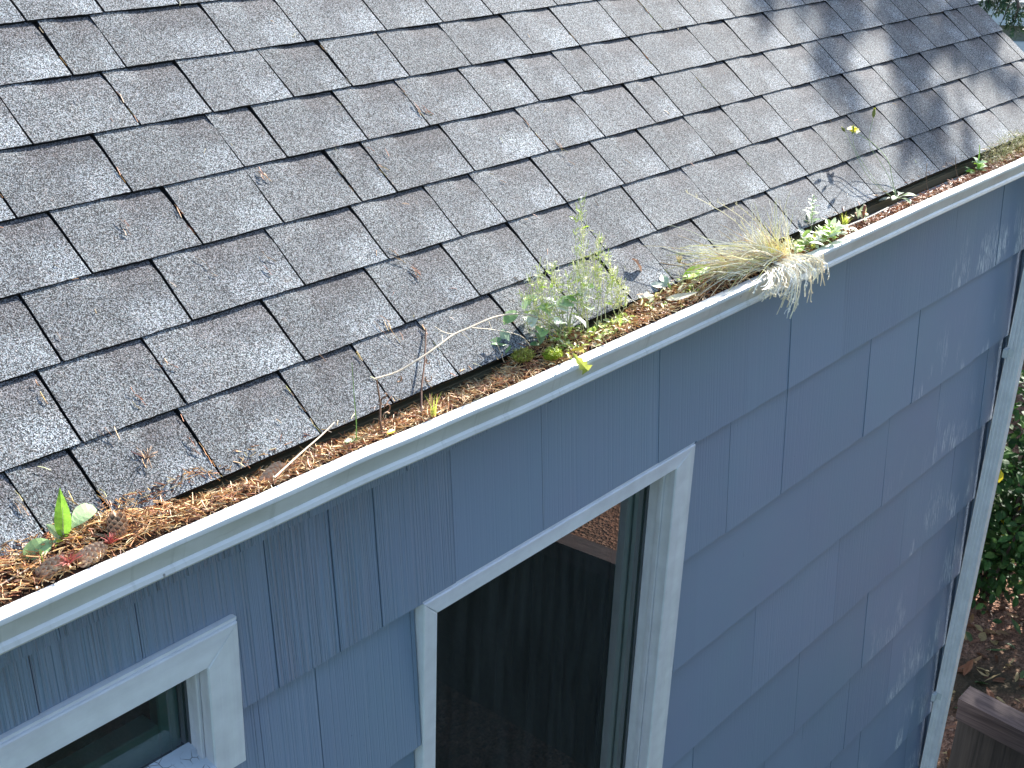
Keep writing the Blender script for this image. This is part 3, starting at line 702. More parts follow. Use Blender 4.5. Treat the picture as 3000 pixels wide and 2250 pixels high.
# ------------------------------------------------------------------ plants
G1 = (0.17, 0.34, 0.05); G2 = (0.30, 0.42, 0.18); G3 = (0.42, 0.52, 0.34); YG = (0.45, 0.52, 0.08); DG = (0.07, 0.15, 0.05); CR = (0.84, 0.76, 0.54); TAN = (0.52, 0.38, 0.20); BR = (0.16, 0.085, 0.05)
def var(c, a=0.2):
    k = U(1-a, 1+a); return tuple(min(0.9, v*k) for v in c)
# dandelion at the left
mb = MB(); B = Vector((0.842, -0.004, 0.010)); dl = empty('dandelion', tuple(B), 'young dandelion with one tall pointed leaf in the litter at left', 'plant')
for (d, nr, L, W, bend, sh, c) in (((0.08, 0.05, 1), (-0.4, -1, 0.1), 0.080, 0.027, 0.10, 'lance', (0.26, 0.50, 0.06)), ((0.9, 0.1, 0.75), (-0.4, -0.5, 1), 0.072, 0.030, 0.75, 'spoon', (0.46, 0.62, 0.32)),
    ((-0.85, -0.35, 0.45), (0, -0.6, 1), 0.072, 0.030, 1.0, 'spoon', (0.36, 0.54, 0.22)), ((-0.5, 0.1, 0.8), (0, -1, 0.3), 0.036, 0.014, 0.3, 'oval', (0.36, 0.48, 0.26)), ((0.35, -0.5, 0.3), (0, 0, 1), 0.030, 0.008, 0.5, 'lance', (0.55, 0.50, 0.05)), ((-0.5, -0.35, 0.3), (0, 0, 1), 0.030, 0.010, 0.6, 'lance', (0.50, 0.55, 0.08))):
    m1 = MB(); m1.leaf(B+Vector((0, 0, 0.002)), d, nr, L, W, bend, 0.35, c, 0, 10, sh, 0.03, c2=tuple(v*1.15 for v in c)); m1.build('leaf', M_leaf, dl)
s1 = MB(); s1.tube([B+Vector((0, 0, -0.01)), B+Vector((0.001, 0, 0.02)), B+Vector((0.004, -0.001, 0.055))], 0.0012, 0.0004, 5, (0.60, 0.62, 0.30)); s1.build('midrib', M_stem, dl)
mb = MB(); p = Vector((0.783, -0.045, -0.004)); mb.tube([p, p+Vector((0.001, 0, 0.018)), p+Vector((-0.001, 0, 0.034))], 0.0010, 0.0008, 5, (0.30, 0.40, 0.06)); mb.leaf(p+Vector((-.001, 0, .034)), (0.1, 0, 1), (0, -1, 0), 0.008, 0.005, .2, .3, (0.36, 0.46, 0.12))
tag(mb.build('seedling', M_stem, loc=tuple(p)), 'small green shoot below the tall dandelion leaf', 'seedling')

# thin stalk seedling
B = Vector((1.383, -0.050, -0.014)); e = empty('seedling', tuple(B), 'tall single green stalk with a small leaf pair at its foot', 'seedling')
m1 = MB(); m1.tube([B, B+Vector((0.002, 0, 0.04)), B+Vector((-0.002, 0, 0.09)), B+Vector((-0.006, 0, 0.158))], 0.0013, 0.0005, 5, (0.24, 0.42, 0.10)); m1.build('stalk', M_stem, e)
for d, L in (((-0.8, -0.1, 0.55), 0.030), ((-0.5, -0.5, 0.9), 0.022), ((0.7, -0.2, 0.5), 0.016), ((-1, 0.3, 0.3), 0.026)):
    m1 = MB(); m1.leaf(B+Vector((0, 0, 0.004)), d, (0, -0.4, 1), L, L*0.45, 0.4, 0.3, var((0.34, 0.46, 0.26)), 0, 6); m1.build('leaf', M_leaf, e)

# dried stems
def curled(mb, p, r, c):
    pts = []; a0 = U(0, 6)
    for i in range(7): a = a0+i*0.75; rr = r*(1-i*0.09); pts.append(p+Vector((math.cos(a)*rr, 0.3*rr*math.sin(a*0.7), math.sin(a)*rr-0.6*r)))
    mb.tube(pts, 0.0016, 0.0008, 4, c)
B = Vector((1.442, -0.058, -0.02)); T1 = Vector((1.476, -0.006, 0.066))
e = empty('dried_weed', tuple(B), 'dead brown weed stem with curled leaves holding up the pale vine', 'weed', 'dead weed stems')
m1 = MB(); m1.tube([B, B+Vector((0.003, 0.012, 0.03)), lerp(B, T1, 0.55)+Vector((0.002, 0, 0.004)), T1], 0.0026, 0.0014, 6, (0.17, 0.09, 0.05)); m1.build('stem', M_stem, e)
for t in (0.15, 0.3, 0.4, 0.55, 0.65, 0.75): m1 = MB(); curled(m1, lerp(B, T1, t)+Vector((0.008+U(0, .004), -0.004, 0)), U(0.006, 0.010), rng.choice([(0.30, 0.16, 0.09), (0.50, 0.33, 0.20), (0.13, 0.08, 0.05)])); m1.build('curled_leaf', M_stem, e)
B = Vector((1.540, -0.056, -0.018)); T2 = Vector((1.700, 0.088, 0.074))
e = empty('dried_weed', tuple(B), 'straight dead dark stem leaning its tip on the shingles beside the green tuft', 'weed', 'dead weed stems')
m1 = MB(); m1.tube([B, lerp(B, T2, 0.3)+Vector((-0.004, 0, 0.004)), lerp(B, T2, 0.62)+Vector((0.002, 0, 0.003)), T2], 0.0022, 0.0015, 6, (0.14, 0.07, 0.045)); m1.build('stem', M_stem, e)
for t in (0.06, 0.14, 0.2, 0.45): m1 = MB(); curled(m1, lerp(B, T2, t)+Vector((0.010, -0.006, 0.003)), U(0.006, 0.010), rng.choice([(0.34, 0.20, 0.12), (0.46, 0.26, 0.14)])); m1.build('curled_leaf', M_stem, e)
m1 = MB(); m1.leaf(B+Vector((0.02, -0.004, 0.02)), (0.25, 0, 1), (0, -1, 0.2), 0.026, 0.012, 0.6, 0.5, (0.40, 0.22, 0.11), 0, 6, 'lance'); m1.build('curled_leaf', M_stem, e)
# pale vine
V = [(1.478, 0.004, 0.064), (1.536, 0.000, 0.062), (1.597, -0.002, 0.073), (1.65, 0.004, 0.080), (1.698, 0.013, 0.084), (1.745, 0.014, 0.085), (1.82, 0.015, 0.086), (1.89, 0.014, 0.074), (1.95, 0.010, 0.050), (1.99, 0.0, 0.01)]
e = empty('dry_vine', V[-1], 'long pale dry vine arching over the shingles from the leafy weed to the dead stem', 'vine')
def smooth_path(P, k=5):
    P = [Vector(p) for p in P]; out_ = []
    for i in range(len(P)-1):
        p0, p1, p2, p3 = P[max(i-1, 0)], P[i], P[i+1], P[min(i+2, len(P)-1)]
        for j in range(k):
            t = j/k; out_.append(0.5*((2*p1)+(p2-p0)*t+(2*p0-5*p1+4*p2-p3)*t*t+(3*p1-p0-3*p2+p3)*t**3))
    return out_+[P[-1]]
m1 = MB(); m1.tube(smooth_path(V), 0.0017, 0.0020, 6, (0.66, 0.56, 0.42)); m1.build('stem', M_stem, e)
m1 = MB()
for P in ([(1.70, 0.013, 0.084), (1.68, 0.022, 0.092), (1.665, 0.03, 0.105)], [(1.745, 0.014, 0.085), (1.80, -0.005, 0.070), (1.86, -0.02, 0.045), (1.88, -0.03, 0.02)], [(1.80, 0.015, 0.086), (1.79, -0.012, 0.060), (1.80, -0.03, 0.01)],
          [(1.72, 0.014, 0.084), (1.728, -0.002, 0.070)], [(1.82, 0.012, 0.085), (1.86, 0.02, 0.06), (1.90, 0.03, 0.03)], [(1.66, 0.006, 0.081), (1.674, 0.022, 0.09), (1.672, 0.04, 0.094)]):
    m1.tube(smooth_path(P, 3), 0.0010, 0.0006, 4, (0.58, 0.50, 0.36))
m1.build('branch', M_stem, e)
m1 = MB(); curled(m1, Vector((1.535, -0.004, 0.054)), 0.007, (0.40, 0.22, 0.12)); m1.build('curled_leaf', M_stem, e); m1 = MB(); curled(m1, Vector((1.61, -0.006, 0.064)), 0.006, (0.45, 0.20, 0.10)); m1.build('curled_leaf', M_stem, e)
# straw and stick
mb = MB(); mb.tube(smooth_path([(1.19, -0.062, 0.000), (1.27, -0.036, 0.006), (1.335, -0.018, 0.012), (1.375, -0.004, 0.016)], 3), 0.0021, 0.0012, 5, (0.70, 0.58, 0.42)); tag(mb.build('stick', M_stem), 'pale broken stick lying across the litter near the long cone', 'stick')
mb = MB(); mb.tube(smooth_path([(0.66, -0.055, 0.006), (0.72, -0.045, 0.010), (0.775, -0.036, 0.012), (0.80, -0.020, 0.016)], 3), 0.0016, 0.0010, 5, (0.66, 0.52, 0.36)); tag(mb.build('stick', M_stem), 'thin straw coloured stick slanting through the litter in the lower left corner', 'stick')

def blades(mb, B, n, L, W, spread, c, c2, lean=(0, 0, 0), seg=4, bend=(0.1, 0.8)):
    for i in range(n):
        az = U(0, 6.28); d = Vector((math.cos(az)*spread*U(0.2, 1), math.sin(az)*spread*U(0.2, 1), 1))+Vector(lean); l = L*U(0.6, 1.1)
        k = U(0, 1); cc = tuple(lerp(c[q], c2[q], k) for q in range(3))
        mb.leaf(Vector(B)+Vector((U(-.004, .004), U(-.004, .004), 0)), d, Vector((-d.y, d.x, 0.1))+Vector((U(-.5, .5), U(-.5, .5), 0)), l, W*U(0.7, 1.1), U(*bend), 0.3, cc, 0, seg, 'blade')
def tuft(name, B, n, L, W, spread, c, c2, label, cat, mat=None, group=None, **k):
    mb = MB(); blades(mb, B, n, L, W, spread, c, c2, **k); return tag(mb.build(name, mat or M_leaf, loc=tuple(B)), label, cat, group)
tuft('grass_tuft', (1.556, -0.071, -0.012), 9, 0.050, 0.0032, 0.42, (0.50, 0.62, 0.10), (0.60, 0.60, 0.14), 'small bright yellow green grass tuft at the foot of the straight dead stem', 'grass tuft', group='grass tufts in the gutter')
mb = MB(); p = Vector((1.435, -0.074, -0.004)); mb.leaf(p, (1, 0.1, 0.1), (0, -.3, 1), 0.024, 0.010, 0.3, 0.3, (0.60, 0.55, 0.04)); tag(mb.build('fallen_leaf', M_leaf, loc=tuple(p)), 'tiny yellow leaf lying at the lip between the two dead stems', 'leaf')

# mossy stonecrop clumps
def moss(loc, R, c, label, n=120, name='stonecrop'):
    mb = MB(); L0 = Vector(loc)
    for i in range(n):
        az = U(0, 6.28); rr = R*math.sqrt(U(0, 1)); q = L0+Vector((rr*math.cos(az), rr*math.sin(az)*0.8, -0.006)); H_ = 0.016*(1-(rr/R)**2)+0.006
        d = Vector((rr/R*math.cos(az)*0.8, rr/R*math.sin(az)*0.8-0.1, 1)).normalized(); k = U(0.7, 1.25)
        mb.tube([q, q+d*H_], 0.0009, 0.0006, 4, tuple(v*k*0.8 for v in c))
        for z in range(7):
            a = U(0, 6.28); dd = Vector((math.cos(a), math.sin(a), 0.7)); mb.leaf(q+d*H_*(0.35+z*0.11), dd, (0, 0, 1), U(0.0045, 0.008), 0.0018, 0.3, 0.4, tuple(v*k*U(0.9, 1.2) for v in c), 0, 2, 'oval')
    tag(mb.build(name, M_leaf, loc=tuple(loc)), label, 'plant', 'stonecrop clumps in the gutter')
moss((1.872, -0.018, -0.004), 0.022, (0.50, 0.50, 0.10), 'golden green stonecrop clump left of the dark drooping leaf')
moss((1.925, -0.052, -0.008), 0.017, (0.50, 0.58, 0.07), 'lime green stonecrop clump right beside the gutter lip')
# leaf lying over the roof edge, dark small leaves
def leaves(name, B, specs, label, cat, stem=None, group=None, shape='oval'):
    e = empty(name, tuple(B), label, cat, group)
    for s_ in specs:
        off, d, nr, L, W, bend, c = s_[:7]; sh = s_[7] if len(s_) > 7 else shape
        m1 = MB(); m1.leaf(Vector(B)+Vector(off), d, nr, L, W, bend, 0.28, c, 0, 8, sh, 0.03, c2=tuple(min(0.9, v*1.12) for v in c)); m1.build('leaf', M_leaf, e)
    if stem:
        m1 = MB()
        for P, r0, r1, c in stem: m1.tube(smooth_path(P, 3), r0, r1, 5, c)
        m1.build('stem', M_stem, e)
    return e
leaves('seedling', (1.868, 0.020, 0.006), [((0, 0, 0.008), (-1, 0.05, 0.5), (0, -0.6, 1), 0.050, 0.022, 0.5, (0.20, 0.34, 0.14)), ((0, 0, 0.01), (-0.1, 0.5, 1), (-0.5, -1, 0.2), 0.030, 0.022, 0.2, (0.28, 0.38, 0.26)), ((0, 0, 0.004), (-0.8, -0.6, 0.3), (0, 0, 1), 0.034, 0.018, 0.7, (0.16, 0.28, 0.10))],
       'grey green seedling at the eave casting a dark leaf shadow on the shingles', 'seedling')
leaves('seedling', (1.925, -0.020, 0.004), [((0, 0, 0.004), (-0.4, -0.2, 0.9), (0.3, -1, 0.3), 0.034, 0.016, 0.5, (0.16, 0.27, 0.12)), ((0, 0, 0.004), (0.3, -0.1, 1), (0, -1, 0.3), 0.032, 0.016, 0.4, (0.22, 0.34, 0.20)), ((0, 0, 0.002), (-0.9, 0, 0.5), (0, -0.5, 1), 0.03, 0.013, 0.6, (0.14, 0.26, 0.10))],
       'dark green feathered seedling between the two stonecrop clumps', 'seedling')
leaves('lobed_leaf', (1.925, -0.092, 0.006), [((0, -0.012, 0.006), (0.55, -0.35, -0.75), (-0.6, -0.8, 0.3), 0.062, 0.034, 0.3, (0.42, 0.46, 0.10), 'tooth'), ((-0.006, 0, 0.006), (-0.3, -0.6, 0.2), (0, -0.3, 1), 0.024, 0.014, 0.8, (0.45, 0.35, 0.07), 'tooth'), ((0.01, 0.0, 0.006), (0.8, -0.4, 0.0), (-.4, -0.8, 0.6), 0.034, 0.020, 0.5, (0.55, 0.42, 0.06), 'tooth')],
       'yellowing lobed leaf drooping over the outer face of the gutter', 'leaf')
# big leafy weed
B = Vector((2.03, -0.012, -0.012)); sp_ = []
leafp = [(1.905, 0.030, 0.070), (1.935, 0.035, 0.065), (1.96, 0.03, 0.055), (1.99, 0.038, 0.075), (2.01, 0.02, 0.055), (2.045, 0.03, 0.060), (2.08, 0.03, 0.055), (2.12, 0.035, 0.06), (1.95, 0.0, 0.030), (1.975, -0.012, 0.045), (2.0, -0.02, 0.035), (2.03, -0.018, 0.04), (2.06, 0.0, 0.05), (1.97, -0.03, 0.005), (2.10, 0.0, 0.035), (2.0, 0.005, 0.065), (1.925, 0.012, 0.045)]
stems = []
for i, p in enumerate(leafp):
    p = Vector(p); off = p-B; c = rng.choice([(0.60, 0.70, 0.50), (0.70, 0.76, 0.62), (0.40, 0.54, 0.28), (0.26, 0.42, 0.14), (0.76, 0.80, 0.70)])
    sp_.append((off, (U(-1, 0.5), U(-0.9, 0.3), U(-0.1, 0.5)), (U(-.3, .6), U(-.5, .2), 1), U(0.032, 0.050), U(0.022, 0.034), U(0.3, 0.8), c))
    stems.append(([B, lerp(B, p, 0.5)+Vector((0, 0.005, 0.01)), p], 0.0013, 0.0008, (0.42, 0.46, 0.20)))
leaves('leafy_weed', B, sp_, 'bushy weed with round pale green leaves spilling onto the shingles where the vine ends', 'weed', stems)
# tall bittercress weeds
def cress(B, tops, label, n=60, name='bittercress'):
    """thin seeding weed: crooked stems, long curved seed pods and curls, a few small leaves"""
    e = empty(name, tuple(B), label, 'weed', 'tall spindly weeds in the gutter'); B = Vector(B)
    m1 = MB(); m2 = MB(); m3 = MB()
    CS_ = [(0.74, 0.74, 0.40), (0.90, 0.86, 0.66), (0.62, 0.70, 0.24), (0.92, 0.90, 0.80), (0.50, 0.60, 0.14)]
    for (T, w_) in tops:
        T = Vector(T); b = Vector((lerp(B.x, T.x, 0.55)+U(-.01, .01), B.y+U(-.012, .012), B.z))
        P = smooth_path([b, lerp(b, T, .35)+Vector((U(-.012, .012), U(-.006, .006), 0)), lerp(b, T, .7)+Vector((U(-.012, .012), U(-.006, .006), 0)), T], 4)
        m1.tube(P, 0.0011, 0.0006, 4, var((0.66, 0.66, 0.34), .15))
        L_ = (T-b).length
        for k in range(int(n*w_*L_/0.15)):
            t = 0.2+0.8*U(0, 1)**0.8; i = min(len(P)-2, int(t*(len(P)-1))); p = lerp(P[i], P[i+1], t*(len(P)-1)-i)
            az = U(0, 6.28); d = Vector((math.cos(az), math.sin(az)*0.7, U(-.1, .5))).normalized(); L = U(0.014, 0.034)*(1.15-0.5*t); c = var(rng.choice(CS_), .12)
            if U(0, 1) < 0.62:
                q1 = p+d*L*0.45; q2 = q1+Vector((d.x*0.25, d.y*0.2, 1)).normalized()*L*0.8
                m2.tube([p, lerp(p, q1, .5)+Vector((0, 0, -.001)), q1, q2], 0.0005, 0.0008, 3, c, cap=False)
            else:
                q1 = p+d*L*0.5+Vector((0, 0, L*.25)); q2 = q1+d*L*0.4+Vector((0, 0, -L*.12)); q3 = q2+Vector((-d.y, d.x, -.6))*L*0.3
                m2.tube([p, q1, q2, q3], 0.0006, 0.0005, 3, c, cap=False)
            if U(0, 1) < 0.16: m3.leaf(p, d+Vector((0, 0, U(-.2, .6))), (-.4, -.5, 1), U(0.010, 0.020), U(0.004, 0.008), 0.5, 0.3, var(rng.choice([(0.50, 0.66, 0.12), (0.66, 0.70, 0.30), (0.84, 0.82, 0.60)])), 0, 4, 'oval')
    m1.build('stem', M_stem, e); m2.build('seed_pod', M_dry, e)
    if m3.f: m3.build('foliage', M_leaf, e)
cress((1.97, 0.006, -0.01), [((1.945, .03, .130), 1), ((1.967, .025, .150), 1), ((1.985, .03, .118), 1.2), ((2.005, .025, .152), 1), ((2.035, .03, .112), 1), ((1.93, .035, .10), .7)], 'spindly seeding weed, the left of the two tall ones above the leafy weed', 50)
cress((2.10, -0.006, -0.01), [((2.086, .02, .270), .55), ((2.078, .022, .238), .5), ((2.10, .02, .20), .7), ((2.087, .02, .128), 1.1), ((2.119, .02, .108), 1.1), ((2.147, .02, .132), 1.1), ((2.165, .02, .172), .9), ((2.188, .02, .128), 1.1), ((2.06, .02, .11), 1)], 'tallest spindly seeding weed, its thin tip crossing three shingle courses', 50)
cress((2.19, -0.016, -0.012), [((2.212, .01, .088), 1), ((2.235, .01, .055), 1), ((2.26, .01, .025), 1), ((2.19, .01, .075), 1)], 'short tangled seeding weed between the tallest weed and the dark eave hollow', 55)
def groundweed(B, n, R, cs, label, name='gutter_weed', h=0.02, W=0.008, L=0.016):
    mb = MB(); B = Vector(B)
    for i in range(n):
        x = B.x+U(-R, R); y = max(-0.074, min(0.0, B.y+U(-0.03, 0.03))); z = HL(x, y)+U(0, h)
        mb.leaf((x, y, z), (U(-1, 1), U(-1, 1), U(-0.2, 1.0)), (U(-.5, .5), U(-.5, .5), 1), L*U(0.6, 1.3), W*U(0.5, 1.2), U(0, 1), 0.3, var(rng.choice(cs)), 0, 4, rng.choice(['oval', 'lance', 'spoon']))
        if i % 2: mb.tube([(x, y, z-0.015), (x+U(-.004, .004), y, z)], 0.0006, 0.0004, 3, (0.4, 0.42, 0.16), cap=False)
    tag(mb.build(name, M_leaf, loc=tuple(B)), label, 'weed', 'low weeds sprouting along the gutter')
PAL = [(0.52, 0.64, 0.16), (0.66, 0.68, 0.32), (0.80, 0.78, 0.54), (0.30, 0.44, 0.09), (0.74, 0.58, 0.28), (0.62, 0.72, 0.14)]
groundweed((2.08, -0.042, 0), 230, 0.13, PAL, 'low yellow green weed mat under the tall seeding weeds')
groundweed((2.36, -0.035, 0), 60, 0.10, PAL, 'low mixed weed mat left of the long bright green leaf')
groundweed((2.58, -0.03, 0), 110, 0.14, PAL+[(0.66, 0.56, 0.34)], 'low weed mat between the long bright leaf and the dry grass', L=0.020, W=0.004)
groundweed((3.05, -0.040, 0), 230, 0.17, [(0.52, 0.60, 0.36), (0.62, 0.66, 0.48), (0.30, 0.42, 0.10), (0.55, 0.58, 0.12)], 'pale leafy weed mat right of the dry grass clump', W=0.014, L=0.024)
# pale leaves on the lip side
leaves('seedling', (2.40, -0.004, 0.000), [((0, 0, 0.006), (-0.9, 0.3, 0.4), (0, -0.5, 1), 0.042, 0.022, 0.4, (0.62, 0.66, 0.52)), ((0, 0, 0.008), (0.5, 0.6, 0.6), (-.4, -0.5, 1), 0.036, 0.022, 0.4, (0.40, 0.50, 0.34)), ((-0.05, 0.0, 0.0), (-0.9, -0.1, 0.3), (0, -0.4, 1), 0.038, 0.018, 0.5, (0.70, 0.68, 0.48))],
       'seedling with whitish oval leaves at the roof edge left of the bright green leaf', 'seedling')
mb = MB(); mb.leaf((2.335, -0.050, 0.004), (1, -0.42, 0.0), (0, -0.5, 1), 0.085, 0.020, -0.2, 0.2, (0.76, 0.70, 0.50), 0, 8, 'lance'); tag(mb.build('fallen_leaf', M_leaf), 'cream dried leaf lying along the gutter lip below the long green leaf', 'leaf')
leaves('dandelion', (2.47, 0.002, 0.004), [((0, -0.006, 0.010), (1, 0.0, -0.02), (-0.5, -0.9, 0.8), 0.150, 0.030, 0.10, (0.42, 0.72, 0.03), 'lance'), ((0, 0, 0.004), (0.7, 0.8, 0.5), (0, -0.6, 1), 0.085, 0.022, 0.8, (0.16, 0.32, 0.10), 'lance'), ((0, 0, 0), (0.3, 0.9, 0.8), (0, -1, 0.4), 0.05, 0.016, 0.6, (0.12, 0.24, 0.06), 'lance'),
       ((0, 0, 0), (-0.6, 0.5, 0.6), (0, -0.6, 1), 0.04, 0.014, 0.6, (0.10, 0.20, 0.05), 'lance'), ((0, 0, 0), (0.4, -0.6, 0.3), (0, 0, 1), 0.05, 0.010, 0.8, (0.46, 0.60, 0.08), 'lance')], 'dandelion with one long bright green leaf stretched along the gutter', 'plant')
mb = MB()
p = Vector(rp(2.368, 0.073, 0.010)); mb.leaf(p+Vector((-0.012, .012, .016)), (0.45, -0.55, -0.5), (0.4, -0.3, 1), 0.044, 0.018, 0.7, 0.6, (0.24, 0.13, 0.08), 0, 8, 'lance', 0.12, c2=(0.42, 0.26, 0.18))
tag(mb.build('fallen_leaf', M_dry, loc=tuple(p)), 'curled dark brown dead leaf resting on the lowest shingles', 'leaf')

# big dry grass clump with roots hanging over the lip
B = Vector((2.80, -0.070, -0.010)); e = empty('dry_grass_clump', tuple(B), 'big bleached dry grass clump with pale stems hanging over the gutter face', 'grass clump')
m1 = MB()
CG = [(0.92, 0.86, 0.66), (0.94, 0.91, 0.78), (0.88, 0.78, 0.54), (0.78, 0.76, 0.36), (0.93, 0.88, 0.72), (0.68, 0.50, 0.28)]
def kinked(b, d, L, sag, k=4, wob=0.10):
    P = [Vector(b)]; d = Vector(d).normalized()
    for i in range(k):
        d = (d+Vector((U(-wob, wob), U(-wob, wob), U(-wob, wob)-sag))).normalized(); q = P[-1]+d*L/k
        q.z = max(q.z, q.y*0.76+0.005 if q.y > -0.004 else (-0.02 if q.y > -0.085 else -1)); P.append(q)
    return P
for i in range(230):                                             # long stems trailing left along the gutter
    b = B+Vector((U(-.16, .05), U(-.012, .045), U(0, .020))); L = U(0.08, 0.30)*(1 if i % 5 else 1.15)
    m1.tube(smooth_path(kinked(b, (-1, U(-.12, .30), U(0.0, 0.60)), L, U(.02, .12), 5), 2), U(0.0007, 0.0015), 0.0006, 3, var(rng.choice(CG), .06), cap=False)
for i in range(120):                                              # stems fanning upwards over the shingles
    b = B+Vector((U(-.07, .07), U(-.01, .04), U(0, .02)))
    m1.tube(smooth_path(kinked(b, (U(-1.3, 0.5), U(-.1, .9), U(0.5, 1.5)), U(0.05, 0.15), U(-.02, .08), 4), 2), U(0.0006, 0.0011), 0.0004, 3, var(rng.choice(CG), .1), cap=False)
for i in range(90):
    b = B+Vector((U(-.24, .10), U(-.015, .05), U(-.005, .02))); m1.tube(kinked(b, (U(-1, 1), U(-1, 1), U(0, 1)), U(0.02, 0.06), .1, 3, .5), U(0.0005, 0.0010), 0.0004, 3, var(rng.choice(CG), .15), cap=False)
m1.build('dry_blade', M_dry, e)
m1 = MB()
blades(m1, B+Vector((-0.030, 0.015, 0.0)), 60, 0.060, 0.0026, 0.75, (0.52, 0.60, 0.12), (0.76, 0.72, 0.26)); m1.build('green_blade', M_leaf, e); m1 = MB(); blades(m1, B+Vector((0.015, 0.005, 0.0)), 50, 0.05, 0.0024, 0.9, (0.82, 0.64, 0.26), (0.88, 0.78, 0.42)); m1.build('green_blade', M_leaf, e); m1 = MB(); blades(m1, B+Vector((-0.13, 0.01, 0.0)), 40, 0.04, 0.0024, 0.9, (0.36, 0.46, 0.08), (0.60, 0.60, 0.2)); m1.build('green_blade', M_leaf, e)
m1 = MB()
HT = [(2.574, .02), (2.598, -.035), (2.642, -.052), (2.692, -.057), (2.705, -.118), (2.741, -.127), (2.797, -.107), (2.813, -.070), (2.886, -.080), (2.894, -.045), (2.66, -.03), (2.72, -.09), (2.76, -.06), (2.78, -.085), (2.84, -.06), (2.62, -.045), (2.75, -.10)]
for i in range(64):                                              # stems spilling over the lip, forked and knobbly at the ends
    tx, tz = HT[i % len(HT)]; tx += U(-.016, .016); tz = min(tz*U(.65, 1.0)+U(-.004, .008), -0.004); b = Vector((lerp(tx, B.x+0.03, .55)+U(-.01, .01), U(-.088, -.070), U(0.0, 0.010)+gdz(tx)))
    yo = U(-.128, -.172); c = var(rng.choice([(0.92, 0.88, 0.76), (0.90, 0.82, 0.64), (0.94, 0.91, 0.84)]), .04); r = U(0.0010, 0.0019)
    P = [b, Vector((lerp(b.x, tx, .3), -0.112, 0.010+gdz(tx)+U(0, .008))), Vector((lerp(b.x, tx, .6)+U(-.006, .006), yo*.93, 0.002+U(-.006, .004)+tz*.15)), Vector((lerp(b.x, tx, .85)+U(-.008, .008), yo, tz*.6)), Vector((tx, yo+U(-.006, .006), tz))]
    P = smooth_path(P, 3); m1.tube(P, r*0.85, r, 4, c)
    for q in range(rng.choice([2, 3, 4])):
        j = int(U(0.55, 0.98)*(len(P)-1)); a = P[j]; t1 = a+Vector((U(-.012, .012), U(-.006, .004), -U(0.001, .009))); t2 = t1+Vector((U(-.007, .007), U(-.003, .003), -U(.001, .010))); m1.tube([a, t1, t2], r*0.7, r*1.0, 4, c)
for i in range(9):                                                # stiff side twigs reaching right in front of the gutter face
    a = Vector((2.86+U(-.02, .02), U(-.12, -.10), U(.0, .01)+gdz(2.86))); t1 = a+Vector((U(.03, .07), U(-.03, -.01), U(-.02, .01))); t2 = t1+Vector((U(-.01, .02), U(-.01, .01), -U(.015, .035))); t3 = t2+Vector((U(-.015, .01), 0, -U(.0, .02))); m1.tube([a, t1, t2, t3], 0.0013, 0.0011, 4, (0.9, 0.85, 0.72))
m1.build('hanging_stem', M_dry, e)
m1 = MB()
for (T, up) in (((2.62, 0.10, 0.165), 0), ((2.70, 0.06, 0.135), 0), ((2.76, 0.04, 0.12), 0)):
    P = smooth_path([B+Vector((-0.03, .02, 0)), lerp(B, Vector(T), 0.5)+Vector((0.01, 0, 0.012)), T], 4); m1.tube(P, 0.0010, 0.0006, 4, (0.66, 0.62, 0.40))
    for q in range(9): p = P[-1-q//2]; m1.leaf(p+Vector((0, 0, U(-.004, .004))), (U(-.6, .3), U(-.3, .3), 1), (0, -1, .2), 0.010, 0.003, .2, .3, (0.76, 0.70, 0.48), 0, 3)
m1.build('seed_head', M_dry, e)
m1 = MB(); p = Vector((2.475, 0.012, 0.045)); m1.tube(smooth_path([(2.50, 0.0, -0.01), (2.492, 0.008, 0.03), p], 3), .0008, .0006, 4, (0.5, 0.4, 0.2))
for q in range(16): a = q*0.8; m1.leaf(p+Vector((0, 0, -0.004)), (math.cos(a)*0.3-0.15, math.sin(a)*.3, 1), (math.cos(a), math.sin(a), 0), 0.020, 0.006, -0.2, .3, var((0.66, 0.58, 0.36)), 0, 4)
tag(m1.build('seed_head', M_dry), 'plump straw coloured seed head on a thin stem above the low weeds', 'seed head')
# upright pale leafy stem and companions
B = Vector((3.10, 0.0, -0.012)); sp_ = []
for i in range(17):
    t = i/16; a = i*2.4; p = Vector((U(-.004, .004), 0.006, 0.015+0.075*t)); sp_.append((p, (math.cos(a), math.sin(a)*0.8, 0.55), (0, 0, 1), lerp(0.036, 0.012, t), lerp(0.015, 0.007, t), 0.5, rng.choice([(0.30, 0.42, 0.22), (0.46, 0.56, 0.36), (0.66, 0.68, 0.54)])))
leaves('upright_weed', B, sp_, 'upright pale leafy weed standing against the roof edge right of the dry grass', 'weed', [([B, B+Vector((0, .004, .05)), B+Vector((0, .008, .095))], 0.0018, 0.0009, (0.42, 0.5, 0.26))])
sp_ = []
B = Vector((3.03, -0.062, -0.014))
for i in range(46):
    p = Vector((U(-.12, .12), U(-.025, .03), U(0.006, .026))); sp_.append((p, (U(-1, 1), U(-1, .5), U(-.1, .7)), (U(-.3, .4), U(-.5, .2), 1), U(0.022, 0.040), U(0.013, 0.022), U(.3, .9), rng.choice([(0.56, 0.64, 0.42), (0.66, 0.70, 0.56), (0.46, 0.60, 0.14), (0.34, 0.48, 0.12), (0.72, 0.74, 0.62)])))
leaves('clover_like_weed', B, sp_, 'dense whitish green round leaved weed overhanging the lip right of the dry grass', 'weed')
tuft('grass_tuft', (3.20, -0.046, -0.014), 26, 0.040, 0.0042, 0.5, (0.46, 0.58, 0.08), (0.62, 0.62, 0.14), 'short thick yellow green tuft right of the whitish weed', 'grass tuft', group='grass tufts in the gutter')
